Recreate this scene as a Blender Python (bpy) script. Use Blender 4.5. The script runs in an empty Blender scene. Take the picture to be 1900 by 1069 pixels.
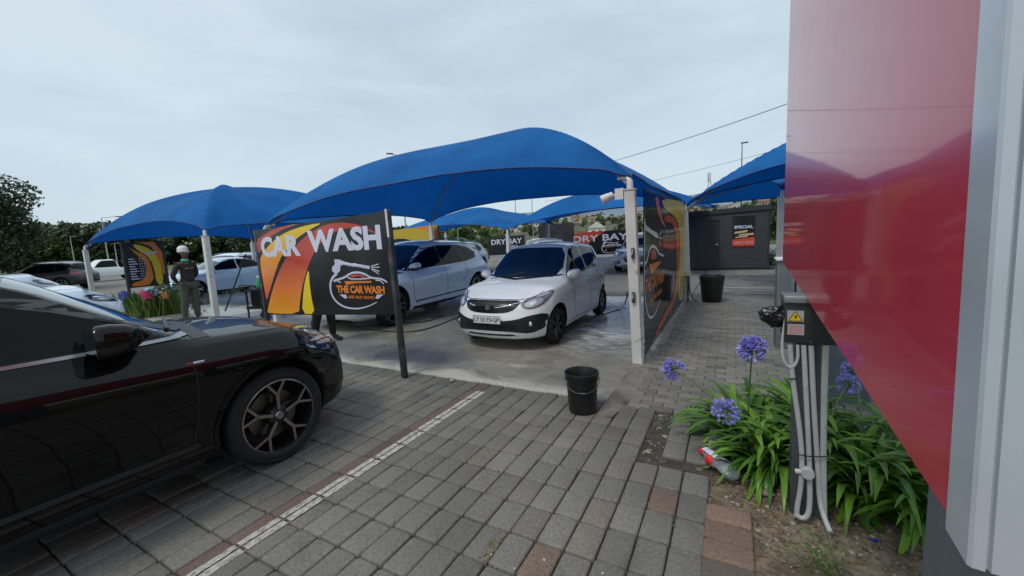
import bpy, bmesh, math, random
from mathutils import Vector, Matrix, geometry
from mathutils.bvhtree import BVHTree
random.seed(7)
S = bpy.context.scene
COL = S.collection
R = math.radians
# ---------------------------------------------------------------- camera frame (x right along the wash slab, y into the scene)
CAM = Vector((0, 0, 1.62))
F = 746.95
RX = Vector((0.8783455, 0.4754504, -0.0495591)); DN = Vector((0.0131144, -0.1276025, -0.9917387)); FW = Vector((-0.4778464, 0.8704393, -0.1183143))
def ray(px, py): return RX * (px - 950) + DN * (py - 534.5) + FW * F
def atY(px, py, Y): w = ray(px, py); return CAM + w * (Y / w.y)
def atX(px, py, X): w = ray(px, py); return CAM + w * (X / w.x)
def atZ(px, py, z=0): w = ray(px, py); return CAM + w * ((z - CAM.z) / w.z)
def atD(px, py, d): w = ray(px, py); return CAM + w * (d / Vector((w.x, w.y, 0)).length)

# ---------------------------------------------------------------- object helpers
def tag(o, label=None, cat=None, group=None, kind=None):
    if label: o['label'] = label
    if cat: o['category'] = cat
    if group: o['group'] = group
    if kind: o['kind'] = kind
    return o
def empty(name, loc=(0, 0, 0), rz=0, label=None, cat=None, group=None):
    o = bpy.data.objects.new(name, None); COL.objects.link(o)
    o.location = loc; o.rotation_euler = (0, 0, rz); o.empty_display_size = .1
    return tag(o, label, cat, group)
def link(name, me, parent=None, loc=None):
    o = bpy.data.objects.new(name, me); COL.objects.link(o)
    if parent is not None: o.parent = parent
    if loc is not None: o.location = loc
    return o
def copy_tree(o, parent=None):
    c = o.copy(); COL.objects.link(c); c.parent = parent
    for ch in list(o.children): copy_tree(ch, c)
    return c
def autosmooth(me, ang=35):
    me.update()
    for p in me.polygons: p.use_smooth = True
    if ang < 170:
        bm = bmesh.new(); bm.from_mesh(me)
        ca = math.radians(ang)
        for e in bm.edges:
            if len(e.link_faces) == 2:
                if e.link_faces[0].normal.angle(e.link_faces[1].normal, 0) > ca: e.smooth = False
        bm.to_mesh(me); bm.free()

class MB:
    def __init__(s): s.v = []; s.f = []; s.m = []; s.xf = Matrix.Identity(4); s.mi = 0
    def vv(s, p): s.v.append(tuple(s.xf @ Vector(p))); return len(s.v) - 1
    def face(s, ids): s.f.append(tuple(ids)); s.m.append(s.mi)
    def box(s, c, d, rot=None):
        c = Vector(c); m = rot if rot is not None else Matrix.Identity(3)
        i = [s.vv(c + m @ Vector((x * d[0] / 2, y * d[1] / 2, z * d[2] / 2))) for x in (-1, 1) for y in (-1, 1) for z in (-1, 1)]
        for q in ((0, 1, 3, 2), (4, 6, 7, 5), (0, 4, 5, 1), (2, 3, 7, 6), (0, 2, 6, 4), (1, 5, 7, 3)): s.face([i[k] for k in q])
        return s
    def bar(s, a, b, w, h=None, up=(0, 0, 1)):
        a = Vector(a); b = Vector(b); d = (b - a); L = d.length; d.normalize(); up = Vector(up)
        if abs(d.dot(up)) > .99: up = Vector((0, 1, 0))
        x = d.cross(up).normalized(); z = x.cross(d)
        m = Matrix((x, d, z)).transposed()
        return s.box((a + b) / 2, (w, L, h or w), m)
    def tube(s, pts, r, n=8, cap=True):
        pts = [Vector(p) for p in pts]; rings = []
        rr = r if isinstance(r, (list, tuple)) else [r] * len(pts)
        pu = None
        for k, p in enumerate(pts):
            d = (pts[min(k + 1, len(pts) - 1)] - pts[max(k - 1, 0)]).normalized()
            if pu is None:
                u = d.orthogonal().normalized()
            else:
                u = (pu - d * pu.dot(d)).normalized()
            pu = u; w = d.cross(u)
            rings.append([s.vv(p + (u * math.cos(2 * math.pi * j / n) + w * math.sin(2 * math.pi * j / n)) * rr[k]) for j in range(n)])
        for a, b in zip(rings, rings[1:]):
            for j in range(n): s.face((a[j], a[(j + 1) % n], b[(j + 1) % n], b[j]))
        if cap: s.face(rings[0][::-1]); s.face(rings[-1])
        return s
    def lathe(s, prof, n=24, axis='z', c=(0, 0, 0), a0=0, close=False):
        c = Vector(c); rings = []
        for r, h in prof:
            ring = []
            for j in range(n):
                t = 2 * math.pi * j / n + a0
                if axis == 'z': p = Vector((r * math.cos(t), r * math.sin(t), h))
                elif axis == 'x': p = Vector((h, r * math.cos(t), r * math.sin(t)))
                else: p = Vector((r * math.cos(t), h, r * math.sin(t)))
                ring.append(s.vv(c + p))
            rings.append(ring)
        for a, b in zip(rings, rings[1:]):
            for j in range(n): s.face((a[j], a[(j + 1) % n], b[(j + 1) % n], b[j]))
        if close: s.face(rings[0][::-1]); s.face(rings[-1])
        return s
    def prism(s, poly, d0, d1, fn):
        """poly 2D; fn(u,v,d)->point"""
        a = [s.vv(fn(u, v, d0)) for u, v in poly]; b = [s.vv(fn(u, v, d1)) for u, v in poly]
        s.face(a[::-1]); s.face(b); n = len(a)
        for j in range(n): s.face((a[j], a[(j + 1) % n], b[(j + 1) % n], b[j]))
        return s
    def mesh(s, name, mats, smooth=None, recalc=True):
        me = bpy.data.meshes.new(name); me.from_pydata(s.v, [], s.f)
        for m in (mats if isinstance(mats, (list, tuple)) else [mats]): me.materials.append(m)
        if len(me.materials) > 1:
            for p, k in zip(me.polygons, s.m): p.material_index = k
        if recalc:
            bm = bmesh.new(); bm.from_mesh(me); bmesh.ops.recalc_face_normals(bm, faces=bm.faces); bm.to_mesh(me); bm.free()
        if smooth: autosmooth(me, smooth)
        me.update(); return me
    def build(s, name, mats, parent=None, smooth=None, loc=None, recalc=True):
        return link(name, s.mesh(name, mats, smooth, recalc), parent, loc)

def bevel(o, w, seg=2):
    bm = bmesh.new(); bm.from_mesh(o.data)
    bmesh.ops.bevel(bm, geom=[e for e in bm.edges if len(e.link_faces) == 2 and e.link_faces[0].normal.angle(e.link_faces[1].normal, 0) > .5], offset=w, segments=seg, profile=.5, affect='EDGES', clamp_overlap=True)
    bm.to_mesh(o.data); bm.free(); autosmooth(o.data, 40); return o

def baked(o):
    """apply modifiers of o"""
    dg = bpy.context.evaluated_depsgraph_get(); dg.update()
    me = bpy.data.meshes.new_from_object(o.evaluated_get(dg)); o.modifiers.clear(); old = o.data; o.data = me
    return o

# ---------------------------------------------------------------- lettering
def text_polys(txt, bold=.0, spacing=1.0):
    cu = bpy.data.curves.new('t', 'FONT'); cu.body = txt; cu.size = 1; cu.offset = bold; cu.space_character = spacing; cu.resolution_u = 3
    cu.align_x = 'LEFT'
    o = bpy.data.objects.new('t', cu); COL.objects.link(o)
    dg = bpy.context.evaluated_depsgraph_get(); dg.update()
    me = bpy.data.meshes.new_from_object(o.evaluated_get(dg)); bpy.data.objects.remove(o)
    vs = [v.co.copy() for v in me.vertices]; fs = [tuple(p.vertices) for p in me.polygons]
    x0 = min(v.x for v in vs); x1 = max(v.x for v in vs); y0 = min(v.y for v in vs); y1 = max(v.y for v in vs)
    bpy.data.meshes.remove(me)
    return [((v.x - x0) / (x1 - x0), (v.y - y0) / (y1 - y0)) for v in vs], fs
def text_obj(name, txt, fn, box, m, parent, bold=0, depth=.002, spacing=1.0):
    """box = (u0, v0, u1, v1) on the surface; fn(u,v,d)->point"""
    vs, fs = text_polys(txt, bold, spacing); u0, v0, u1, v1 = box
    mb = MB()
    for x, y in vs: mb.vv(fn(u0 + (u1 - u0) * x, v0 + (v1 - v0) * y, depth))
    for f in fs: mb.face(f)
    return mb.build(name, m, parent, recalc=False)
def flat(mb, poly, fn, d):
    """filled (concave) polygon"""
    tris = geometry.tessellate_polygon([[Vector((u, v, 0)) for u, v in poly]])
    b = len(mb.v)
    for u, v in poly: mb.vv(fn(u, v, d))
    for t in tris: mb.face([b + k for k in t])
def chaikin(p, n=2, closed=True):
    for _ in range(n):
        q = []
        L = len(p)
        rng = range(L if closed else L - 1)
        if not closed: q.append(p[0])
        for i in rng:
            a = p[i]; b = p[(i + 1) % L]
            q.append(tuple(a[k] * .75 + b[k] * .25 for k in range(len(a)))); q.append(tuple(a[k] * .25 + b[k] * .75 for k in range(len(a))))
        if not closed: q.append(p[-1])
        p = q
    return p
def stroke(pts, w, closed=False):
    """polyline -> polygon with width (w number or list)"""
    n = len(pts); L = []; Rr = []
    for i in range(n):
        a = Vector(pts[max(i - 1, 0)]); b = Vector(pts[min(i + 1, n - 1)]); d = (b - a)
        if d.length < 1e-9: d = Vector((1, 0))
        d.normalize(); ww = (w if not isinstance(w, (list, tuple)) else w[0] + (w[1] - w[0]) * i / (n - 1)) / 2
        nn = Vector((-d.y, d.x)) * ww; p = Vector(pts[i]); L.append(tuple(p + nn)); Rr.append(tuple(p - nn))
    return L + Rr[::-1]

def pchip(tab):
    xs = [a for a, b in tab]; ys = [b for a, b in tab]; n = len(xs)
    h = [xs[i + 1] - xs[i] for i in range(n - 1)]; dl = [(ys[i + 1] - ys[i]) / h[i] for i in range(n - 1)]
    m = [dl[0]] + [0 if dl[i - 1] * dl[i] <= 0 else 2 * dl[i - 1] * dl[i] / (dl[i - 1] + dl[i]) for i in range(1, n - 1)] + [dl[-1]]
    def f(x):
        if x <= xs[0]: return ys[0]
        if x >= xs[-1]: return ys[-1]
        i = 0
        while x > xs[i + 1]: i += 1
        t = (x - xs[i]) / h[i]
        return (ys[i] * (1 + 2 * t) * (1 - t) ** 2 + m[i] * h[i] * t * (1 - t) ** 2 + ys[i + 1] * t * t * (3 - 2 * t) + m[i + 1] * h[i] * t * t * (t - 1))
    return f
def sstep(a, b, x):
    t = max(0, min(1, (x - a) / (b - a))); return t * t * (3 - 2 * t)

# ---------------------------------------------------------------- materials
def nodes(m):
    m.use_nodes = True; nt = m.node_tree; return nt, nt.nodes, nt.links
def mat(name, col, rough=.5, metal=0, coat=0, coat_rough=.03, nz=None, bump=None, spec=.5, emit=None, nz2=None, rnz=None, sss=0):
    """nz=(scale, amount, detail): colour variation; bump=(scale, strength, distance); rnz=(scale, lo, hi): roughness variation; nz2=(scale, colour, lo, hi): patches of a second colour"""
    m = bpy.data.materials.new(name); nt, N, L = nodes(m); b = N['Principled BSDF']
    b.inputs['Base Color'].default_value = (*col, 1); b.inputs['Roughness'].default_value = rough; b.inputs['Metallic'].default_value = metal
    b.inputs['Coat Weight'].default_value = coat; b.inputs['Coat Roughness'].default_value = coat_rough; b.inputs['Specular IOR Level'].default_value = spec
    tc = N.new('ShaderNodeTexCoord'); out = None
    if nz:
        t = N.new('ShaderNodeTexNoise'); t.inputs['Scale'].default_value = nz[0]; t.inputs['Detail'].default_value = nz[2] if len(nz) > 2 else 5
        L.new(tc.outputs['Object'], t.inputs['Vector'])
        mr = N.new('ShaderNodeMapRange'); mr.inputs[1].default_value = .3; mr.inputs[2].default_value = .7; mr.inputs[3].default_value = 1 - nz[1]; mr.inputs[4].default_value = 1 + nz[1]
        L.new(t.outputs['Fac'], mr.inputs[0])
        mx = N.new('ShaderNodeVectorMath'); mx.operation = 'SCALE'; mx.inputs[0].default_value = col
        L.new(mr.outputs[0], mx.inputs['Scale']); out = mx.outputs[0]
    if nz2:
        t = N.new('ShaderNodeTexNoise'); t.inputs['Scale'].default_value = nz2[0]; t.inputs['Detail'].default_value = 6; L.new(tc.outputs['Object'], t.inputs['Vector'])
        mr = N.new('ShaderNodeMapRange'); mr.inputs[1].default_value = nz2[2]; mr.inputs[2].default_value = nz2[3]; L.new(t.outputs['Fac'], mr.inputs[0])
        mx = N.new('ShaderNodeMix'); mx.data_type = 'RGBA'; mx.inputs[6].default_value = (*col, 1); mx.inputs[7].default_value = (*nz2[1], 1)
        if out: L.new(out, mx.inputs[6])
        L.new(mr.outputs[0], mx.inputs[0]); out = mx.outputs[2]
    if out: L.new(out, b.inputs['Base Color'])
    if rnz:
        t = N.new('ShaderNodeTexNoise'); t.inputs['Scale'].default_value = rnz[0]; t.inputs['Detail'].default_value = 4; L.new(tc.outputs['Object'], t.inputs['Vector'])
        mr = N.new('ShaderNodeMapRange'); mr.inputs[1].default_value = .35; mr.inputs[2].default_value = .65; mr.inputs[3].default_value = rnz[1]; mr.inputs[4].default_value = rnz[2]
        L.new(t.outputs['Fac'], mr.inputs[0]); L.new(mr.outputs[0], b.inputs['Roughness'])
    if bump:
        t = N.new('ShaderNodeTexNoise'); t.inputs['Scale'].default_value = bump[0]; t.inputs['Detail'].default_value = 5; L.new(tc.outputs['Object'], t.inputs['Vector'])
        bp = N.new('ShaderNodeBump'); bp.inputs['Strength'].default_value = bump[1]; bp.inputs['Distance'].default_value = bump[2] if len(bump) > 2 else .01
        L.new(t.outputs['Fac'], bp.inputs['Height']); L.new(bp.outputs[0], b.inputs['Normal'])
    if emit: b.inputs['Emission Color'].default_value = (*emit[0], 1); b.inputs['Emission Strength'].default_value = emit[1]
    if sss: b.inputs['Subsurface Weight'].default_value = sss
    return m
def gradmat(name, stops, axis, a, b_, rough=.25, coat=.3):
    """printed gradient along object axis from a to b_"""
    m = bpy.data.materials.new(name); nt, N, L = nodes(m); b = N['Principled BSDF']
    tc = N.new('ShaderNodeTexCoord'); sp = N.new('ShaderNodeSeparateXYZ'); L.new(tc.outputs['Object'], sp.inputs[0])
    mr = N.new('ShaderNodeMapRange'); mr.inputs[1].default_value = a; mr.inputs[2].default_value = b_; L.new(sp.outputs[axis], mr.inputs[0])
    cr = N.new('ShaderNodeValToRGB'); L.new(mr.outputs[0], cr.inputs[0])
    e = cr.color_ramp.elements; e[0].position = stops[0][0]; e[0].color = (*stops[0][1], 1); e[1].position = stops[-1][0]; e[1].color = (*stops[-1][1], 1)
    for p, c in stops[1:-1]: q = e.new(p); q.color = (*c, 1)
    L.new(cr.outputs[0], b.inputs['Base Color']); b.inputs['Roughness'].default_value = rough; b.inputs['Coat Weight'].default_value = coat; b.inputs['Coat Roughness'].default_value = .05
    return m
M = {}
M['paint_black'] = mat('paint_black', (.0022, .0022, .0026), .35, 0, .6, .012, spec=.05)
M['paint_white'] = mat('paint_white', (.83, .88, .90), .35, 0, .8, .03, nz=(3, .03))
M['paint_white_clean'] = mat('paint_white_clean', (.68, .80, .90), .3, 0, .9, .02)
M['paint_silver'] = mat('paint_silver', (.42, .44, .47), .3, .5, .8, .03)
M['paint_dark'] = mat('paint_dark', (.025, .025, .03), .3, 0, 1, .02)
M['glass'] = mat('glass', (.010, .018, .024), .03, 0, .8, .0, spec=.6)
M['glass_side'] = mat('glass_side', (.003, .0035, .004), .04, 0, 0, .0, spec=.2)
M['trim'] = mat('trim', (.012, .012, .013), .45, bump=(120, .1, .002))
M['gloss_trim'] = mat('gloss_trim', (.006, .006, .006), .32)
M['seam'] = mat('seam', (.008, .008, .008), .8)
M['chrome'] = mat('chrome', (.75, .76, .78), .12, 1)
M['dull_chrome'] = mat('dull_chrome', (.35, .36, .38), .25, 1)
M['rubber'] = mat('rubber', (.010, .010, .010), .75, bump=(60, .3, .003), nz=(9, .3))
M['rim_dark'] = mat('rim_dark', (.014, .014, .015), .35, .3, .2)
M['rim_face'] = mat('rim_face', (.30, .285, .28), .2, .95, rnz=(9, .12, .35))
M['rim_silver'] = mat('rim_silver', (.45, .46, .48), .28, .8)
M['disc'] = mat('disc', (.12, .115, .11), .35, 1)
M['lamp_glass'] = mat('lamp_glass', (.55, .58, .62), .08, .35, 1, .0)
M['lamp_dark'] = mat('lamp_dark', (.03, .035, .045), .06, .3, 1, .0)
M['lamp_bright'] = mat('lamp_bright', (.85, .87, .9), .12, .5, 1, .0)
M['tail_red'] = mat('tail_red', (.35, .012, .015), .1, 0, 1, .0)
M['amber'] = mat('amber', (.6, .2, .03), .15, 0, .6)
M['cloth_blue'] = None
M['white_paint'] = mat('post_white', (.62, .62, .59), .5, nz=(4, .1), nz2=(7, (.23, .17, .11), .60, .74), bump=(60, .25, .002))
M['white_paint2'] = mat('post_white_clean', (.66, .68, .69), .45, nz=(3, .06))
M['steel_dark'] = mat('steel_dark', (.07, .073, .08), .45, .3, nz=(8, .3))
M['galv'] = mat('galvanised', (.42, .44, .46), .45, .7, nz=(12, .15))
M['bl_plastic'] = mat('black_plastic', (.010, .010, .011), .36, bump=(40, .08, .003), nz=(6, .25))
M['banner_black'] = mat('banner_black', (.008, .008, .009), .26, 0, .15, .08, bump=(2.2, .16, .05))
M['letter'] = mat('letter_white', (.66, .68, .80), .3, 0, .3)
M['logo_light'] = mat('logo_light', (.58, .60, .74), .3, 0, .3)
M['logo_orange'] = mat('logo_orange', (.82, .22, .02), .3, 0, .3)
M['logo_red'] = mat('logo_red', (.62, .06, .02), .3, 0, .3)
M['print_yellow'] = mat('print_yellow', (.83, .60, .012), .3, 0, .3)
# ================================================================ cars
def ring_faces(mb, A, B):
    n = len(A)
    for j in range(n): mb.face((A[j], A[(j + 1) % n], B[(j + 1) % n], B[j]))
class Car:
    """local frame: +y forward, x to the car's left/right, z up, origin on the ground under the centre"""
    def __init__(s, root, sp):
        s.root = root; s.sp = sp; s.L = sp['L']; s.W = sp['W']
        L = s.L; top = pchip(sp['top']); belt = pchip(sp['belt']); hwf = pchip(sp['hw']); sill = pchip(sp['sill'])
        prof = pchip(sp['side']); pf = pchip(sp['nose']); pr = pchip(sp['tail'])
        kF = sp.get('kF', .28); kR = sp.get('kR', .14); tum = sp.get('tumble', .34); wy = sp['wind']  # (cowl y, top y)
        n = int(L / .05); ys = [-L / 2 + L * i / n for i in range(n + 1)]
        mb = MB(); rings = []
        def section(y):
            zt = top(y); zb = min(belt(y), zt - .02); hw = hwf(y); z0 = sill(y); pts = [(0, z0 - .03), (hw * .6, z0 - .03), (hw * .90, z0 - .02)]
            K = sp.get('ksides', 14)
            for k in range(K + 1):
                v = k / K; pts.append((hw * prof(v), z0 + (zb - z0) * v))
            xb = hw * prof(1); h = zt - zb; crown = min(sp.get('crown', .07), .6 * h); xr = xb - tum * h - .02 - .04 * min(1, h / .2)
            for k in range(1, 9):
                t = k / 8; pts.append((xb + (xr - xb) * (t ** 1.12), zb + (zt - crown - zb) * t))
            for k in range(1, 12):
                t = k / 11; x = xr * (1 - t); pts.append((x, zt - crown * (x / xr) ** 2.3))
            return pts, zb
        def deform(x, y, z, zb):
            sF = sstep(L / 2 - sp.get('lF', .8), L / 2, y); sR = sstep(L / 2 - .7, L / 2, -y); u = abs(x) / (s.W / 2)
            yy = y + pf(z) * sF - kF * u ** 2.4 * sF ** 1.3 - pr(z) * sR + kR * u ** 2.4 * sR ** 1.3
            m = sstep(wy[0] + .45, wy[0], y) * sstep(wy[1] - .5, wy[1], y) * sstep(zb - .15, zb + .05, z)
            return (x, yy - .13 * u * u * m, z)
        for y in ys:
            pts, zb = section(y)
            # soften corners of nose and tail
            e = min(abs(y - L / 2), abs(y + L / 2)); rr = .10
            q = 1 - .07 * max(0, 1 - e / rr) ** 2
            full = [(x, z) for x, z in pts] + [(-x, z) for x, z in pts[-2:0:-1]]
            zc = (pts[0][1] + top(y)) / 2
            rings.append([mb.vv(deform(x * q, y, zc + (z - zc) * (q * .5 + .5), zb)) for x, z in full])
        for a, b in zip(rings, rings[1:]): ring_faces(mb, a, b)
        for sg, y in ((1, L / 2), (-1, -L / 2)):
            pts, zb = section(y); full = [(x, z) for x, z in pts] + [(-x, z) for x, z in pts[-2:0:-1]]
            zc = (pts[0][1] + top(y)) / 2; prev = rings[-1] if sg > 0 else rings[0]
            for q in (.86, .7, .52, .34, .17, .05):
                cur = [mb.vv(deform(x * q * .93, y + sg * .012, zc + (z - zc) * q, zb)) for x, z in full]
                ring_faces(mb, prev, cur) if sg > 0 else ring_faces(mb, cur, prev); prev = cur
            mb.face(prev if sg > 0 else prev[::-1])
        body = mb.build('body', [sp['paint'], M['seam']], root)
        # wheel arches
        Rw = sp['R']; cut = MB()
        for y in sp['axles']:
            for sx in (-1, 1):
                xo = s.W / 2
                cut.lathe([(Rw + sp.get('arch', .055), sx * (xo - .36)), (Rw + sp.get('arch', .055), sx * (xo + .2))], 40, 'x', (0, y, Rw + .01), 0, True)
        cut.mi = 0; co = cut.build('cut', [sp['paint'], M['seam']], root)
        for p in co.data.polygons: p.material_index = 1
        md = body.modifiers.new('b', 'BOOLEAN'); md.operation = 'DIFFERENCE'; md.object = co; md.solver = 'EXACT'
        baked(body); bpy.data.objects.remove(co)
        autosmooth(body.data, sp.get('smooth', 38))
        s.body = body
        bm = bmesh.new(); bm.from_mesh(body.data); s.bvh = BVHTree.FromBMesh(bm); bm.free()
    def hit(s, plane, a, b, sx=1):
        if plane == 'side': o = Vector((sx * 3, a, b)); d = Vector((-sx, 0, 0))
        elif plane == 'front': o = Vector((a, 5, b)); d = Vector((0, -1, 0))
        elif plane == 'rear': o = Vector((a, -5, b)); d = Vector((0, 1, 0))
        else: o = Vector((a, b, 4)); d = Vector((0, 0, -1))
        h = s.bvh.ray_cast(o, d)
        if h[0] is None: return None
        n = h[1]
        if n.dot(d) > 0: n = -n
        return h[0], n
    def decal(s, name, poly, plane, m, sx=1, off=.004, g=.06, smooth=2, parent=None, rim=.012):
        g = min(g, .06) * .55
        if smooth: poly = chaikin(poly, smooth)
        # densify the border
        P = []
        for i in range(len(poly)):
            a = Vector(poly[i]); b = Vector(poly[(i + 1) % len(poly)]); k = max(1, int((b - a).length / g))
            for j in range(k): P.append(a.lerp(b, j / k))
        nb = len(P); x0 = min(p.x for p in P); x1 = max(p.x for p in P); y0 = min(p.y for p in P); y1 = max(p.y for p in P)
        pts = list(P)
        def inside(x, y):
            c = False; j = nb - 1
            for i in range(nb):
                a = P[i]; b = P[j]
                if (a.y > y) != (b.y > y) and x < (b.x - a.x) * (y - a.y) / (b.y - a.y) + a.x: c = not c
                j = i
            return c
        yy = y0 + g / 2
        while yy < y1:
            xx = x0 + g / 2
            while xx < x1:
                if inside(xx, yy) and min((Vector((xx, yy)) - p).length for p in P) > g * .4: pts.append(Vector((xx, yy)))
                xx += g
            yy += g
        vs, es, fs, *_ = geometry.delaunay_2d_cdt([Vector((p.x, p.y)) for p in pts], [], [list(range(nb))], 1, 1e-6)
        mb = MB(); co = []; last = None
        for v in vs:
            h = s.hit(plane, v.x, v.y, sx)
            co.append(h)
        good = [h for h in co if h]
        if not good: return None
        for i, h in enumerate(co):
            if h is None:
                h = min(((Vector(vs[i]) - Vector(vs[j])).length, j) for j in range(len(co)) if co[j])[1]; h = co[h]
            co[i] = h
            mb.vv(h[0] + h[1] * off)
        for f in fs: mb.face(f)
        # skirt
        cnt = {}
        for f in fs:
            for i in range(len(f)):
                e = (f[i], f[(i + 1) % len(f)]); k = (min(e), max(e)); cnt[k] = cnt.get(k, []) + [e]
        sk = {}
        def skv(i, top):
            k = (i, top)
            if k not in sk: sk[k] = mb.vv(co[i][0] + co[i][1] * (off if top else off - rim))
            return sk[k]
        for k, e in cnt.items():
            if len(e) == 1:
                a, b = e[0]; mb.face((skv(b, True), skv(a, True), skv(a, False), skv(b, False)))
        o = mb.build(name, m, parent or s.root, recalc=True)
        for p in o.data.polygons: p.use_smooth = True
        return o
    def line(s, name, pts, w, plane, m, sx=1, off=.002, parent=None, smooth=0, rim=.006, g=.05):
        if smooth: pts = chaikin(pts, smooth, False)
        return s.decal(name, stroke(pts, w), plane, m, sx, off, g, 0, parent, rim)
    def handle(s, y, z, sx, m, w=.17):
        h = s.hit('side', y, z, sx)
        if not h: return
        o = MB().box((h[0].x + sx * .022, y, z), (.022, w, .028)).box((h[0].x + sx * .006, y + w * .4, z), (.03, .02, .02)).box((h[0].x + sx * .006, y - w * .4, z), (.03, .02, .02)).build('door_handle', m, s.root)
        bevel(o, .006); return o
    def wheels(s, kind='five', face=None, dark=None, det=True):
        Rw = s.sp['R']; first = None
        for y in s.sp['axles']:
            for sx in (-1, 1):
                w = MB(); wd = s.sp.get('tw', .225); rr = s.sp.get('rim', .72) * Rw
                prof = [(rr * .985, -wd / 2 + .02), (rr * 1.03, -wd / 2 + .004), (rr * 1.14, -wd / 2 - .004), (rr * 1.16, -wd / 2 - .001), (rr * 1.20, -wd / 2 - .001), (rr * 1.21, -wd / 2 - .004), (Rw - .03, -wd / 2 + .004), (Rw - .008, -wd / 2 + .022), (Rw, -wd / 2 + .05), (Rw + .002, 0), (Rw, wd / 2 - .05), (Rw - .008, wd / 2 - .022), (Rw - .03, wd / 2 - .004), (rr * 1.21, wd / 2 + .004), (rr * 1.20, wd / 2 + .001), (rr * 1.16, wd / 2 + .001), (rr * 1.14, wd / 2 + .004), (rr * 1.03, wd / 2 - .004), (rr * .985, wd / 2 - .02)]
                w.lathe(prof, 48, 'x')
                t = w.build('wheel', M['rubber'], s.root, smooth=50, loc=(sx * (s.W / 2 - wd / 2 - s.sp.get('inset', .035)), y, Rw))
                q = MB(); q.lathe([(rr * .985, wd / 2 - .022), (rr * .95, wd / 2 - .024), (rr * .93, wd / 2 - .05), (rr * .90, -wd / 2 + .03), (.02, -wd / 2 + .03)], 40, 'x')
                q.mi = 1; q.lathe([(rr * 1.0, wd / 2 - .012), (rr * .965, wd / 2 - .010)], 48, 'x')
                q.lathe([(.0, wd / 2 - .012), (.028, wd / 2 - .012), (.034, wd / 2 - .02)], 16, 'x')
                q.mi = 0; q.lathe([(.034, wd / 2 - .02), (.075, wd / 2 - .035), (.08, wd / 2 - .09)], 20, 'x')
                q.mi = 2; q.lathe([(rr * .68, -.0), (rr * .68, .012), (.06, .012)], 28, 'x')
                def fn(u, v, d): return (d, u, v)
                d1 = wd / 2 - .02
                def spoke(a, r0, r1, w0, w1, dz=0, mi=1, dep=.03):
                    ca, sa = math.cos(a), math.sin(a)
                    a2 = a + dz; c2, s2 = math.cos(a2), math.sin(a2)
                    p0 = Vector((ca * r0, sa * r0)); p1 = Vector((c2 * r1, s2 * r1)); dd = (p1 - p0).normalized(); nn = Vector((-dd.y, dd.x))
                    i = [q.vv((d1 - .03 if k == 0 else d1, *(p0 + nn * sg * w0 / 2))) for k in (0, 1) for sg in (-1, 1)]
                    j = [q.vv((d1 - .018 if k == 0 else d1 + .004, *(p1 + nn * sg * w1 / 2))) for k in (0, 1) for sg in (-1, 1)]
                    q.mi = mi; q.face((i[2], i[3], j[3], j[2])); q.mi = 0
                    b0 = [q.vv((d1 - .03 - dep, *(p0 + nn * sg * w0 * .8))) for sg in (-1, 1)]; b1 = [q.vv((d1 - dep, *(p1 + nn * sg * w1 * .8))) for sg in (-1, 1)]
                    q.face((i[2], j[2], b1[0], b0[0])); q.face((i[3], b0[1], b1[1], j[3]))
                if kind == 'y5':
                    for k in range(5):
                        a = 2 * math.pi * k / 5 + .32
                        spoke(a, .05, rr * .60, .022, .024)
                        spoke(a, rr * .585, rr * .975, .020, .018, .25); spoke(a, rr * .585, rr * .975, .020, .018, -.25)
                elif kind == 'ten':
                    for k in range(5):
                        a = 2 * math.pi * k / 5
                        spoke(a - .1, .06, rr * .97, .03, .036, -.08); spoke(a + .1, .06, rr * .97, .03, .036, .08)
                else:
                    for k in range(7):
                        a = 2 * math.pi * k / 7; spoke(a, .05, rr * .97, .05, .06)
                rm = q.build('rim', [dark or M['rim_dark'], face or M['rim_face'], M['disc']], t, smooth=40, recalc=False)
                if sx < 0: t.rotation_euler = (0, 0, math.pi)
    def mirror(s, y, z, m, low=None, sc=1.0):
        for sx in (-1, 1):
            h = s.hit('side', y, z - .02, sx); x0 = abs(h[0].x) if h else s.W / 2
            mb = MB(); seg = []
            # housing: lofted rounded shell, widest outboard, tapering to the front
            for k, (dy, sw, sh) in enumerate(((-.065, .92, .9), (-.055, 1.0, 1.0), (-.01, 1.0, .98), (.04, .92, .86), (.08, .72, .62), (.105, .4, .34), (.112, .12, .1))):
                ring = []
                for j in range(20):
                    t = 2 * math.pi * j / 20; cx = abs(math.cos(t)) ** .8 * math.copysign(1, math.cos(t)); cz = abs(math.sin(t)) ** .85 * math.copysign(1, math.sin(t))
                    ring.append(mb.vv((sx * (x0 + .115 + cx * .10 * sw) * 1, y + dy * sc * 1.0 + .02 * (1 - cx), z + cz * .076 * sh * sc + .012 * cx)))
                seg.append(ring)
            for a, b in zip(seg, seg[1:]): ring_faces(mb, a, b)
            mb.face(seg[0][::-1]); mb.face(seg[-1])
            mb.mi = 1
            mb.bar((sx * (x0 - .03), y + .01, z - .05), (sx * (x0 + .09), y, z - .055), .06, .03)
            o = mb.build('side_mirror', [m, M['trim']], s.root, smooth=50)
            if low:
                for p in o.data.polygons:
                    if p.center.z < z - .024 * sc and p.material_index == 0: p.material_index = 1
            MB().box((sx * (x0 + .115), y - .062 * sc, z + .005), (.16, .004, .10 * sc)).build('mirror_glass', M['glass'], o)
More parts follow.
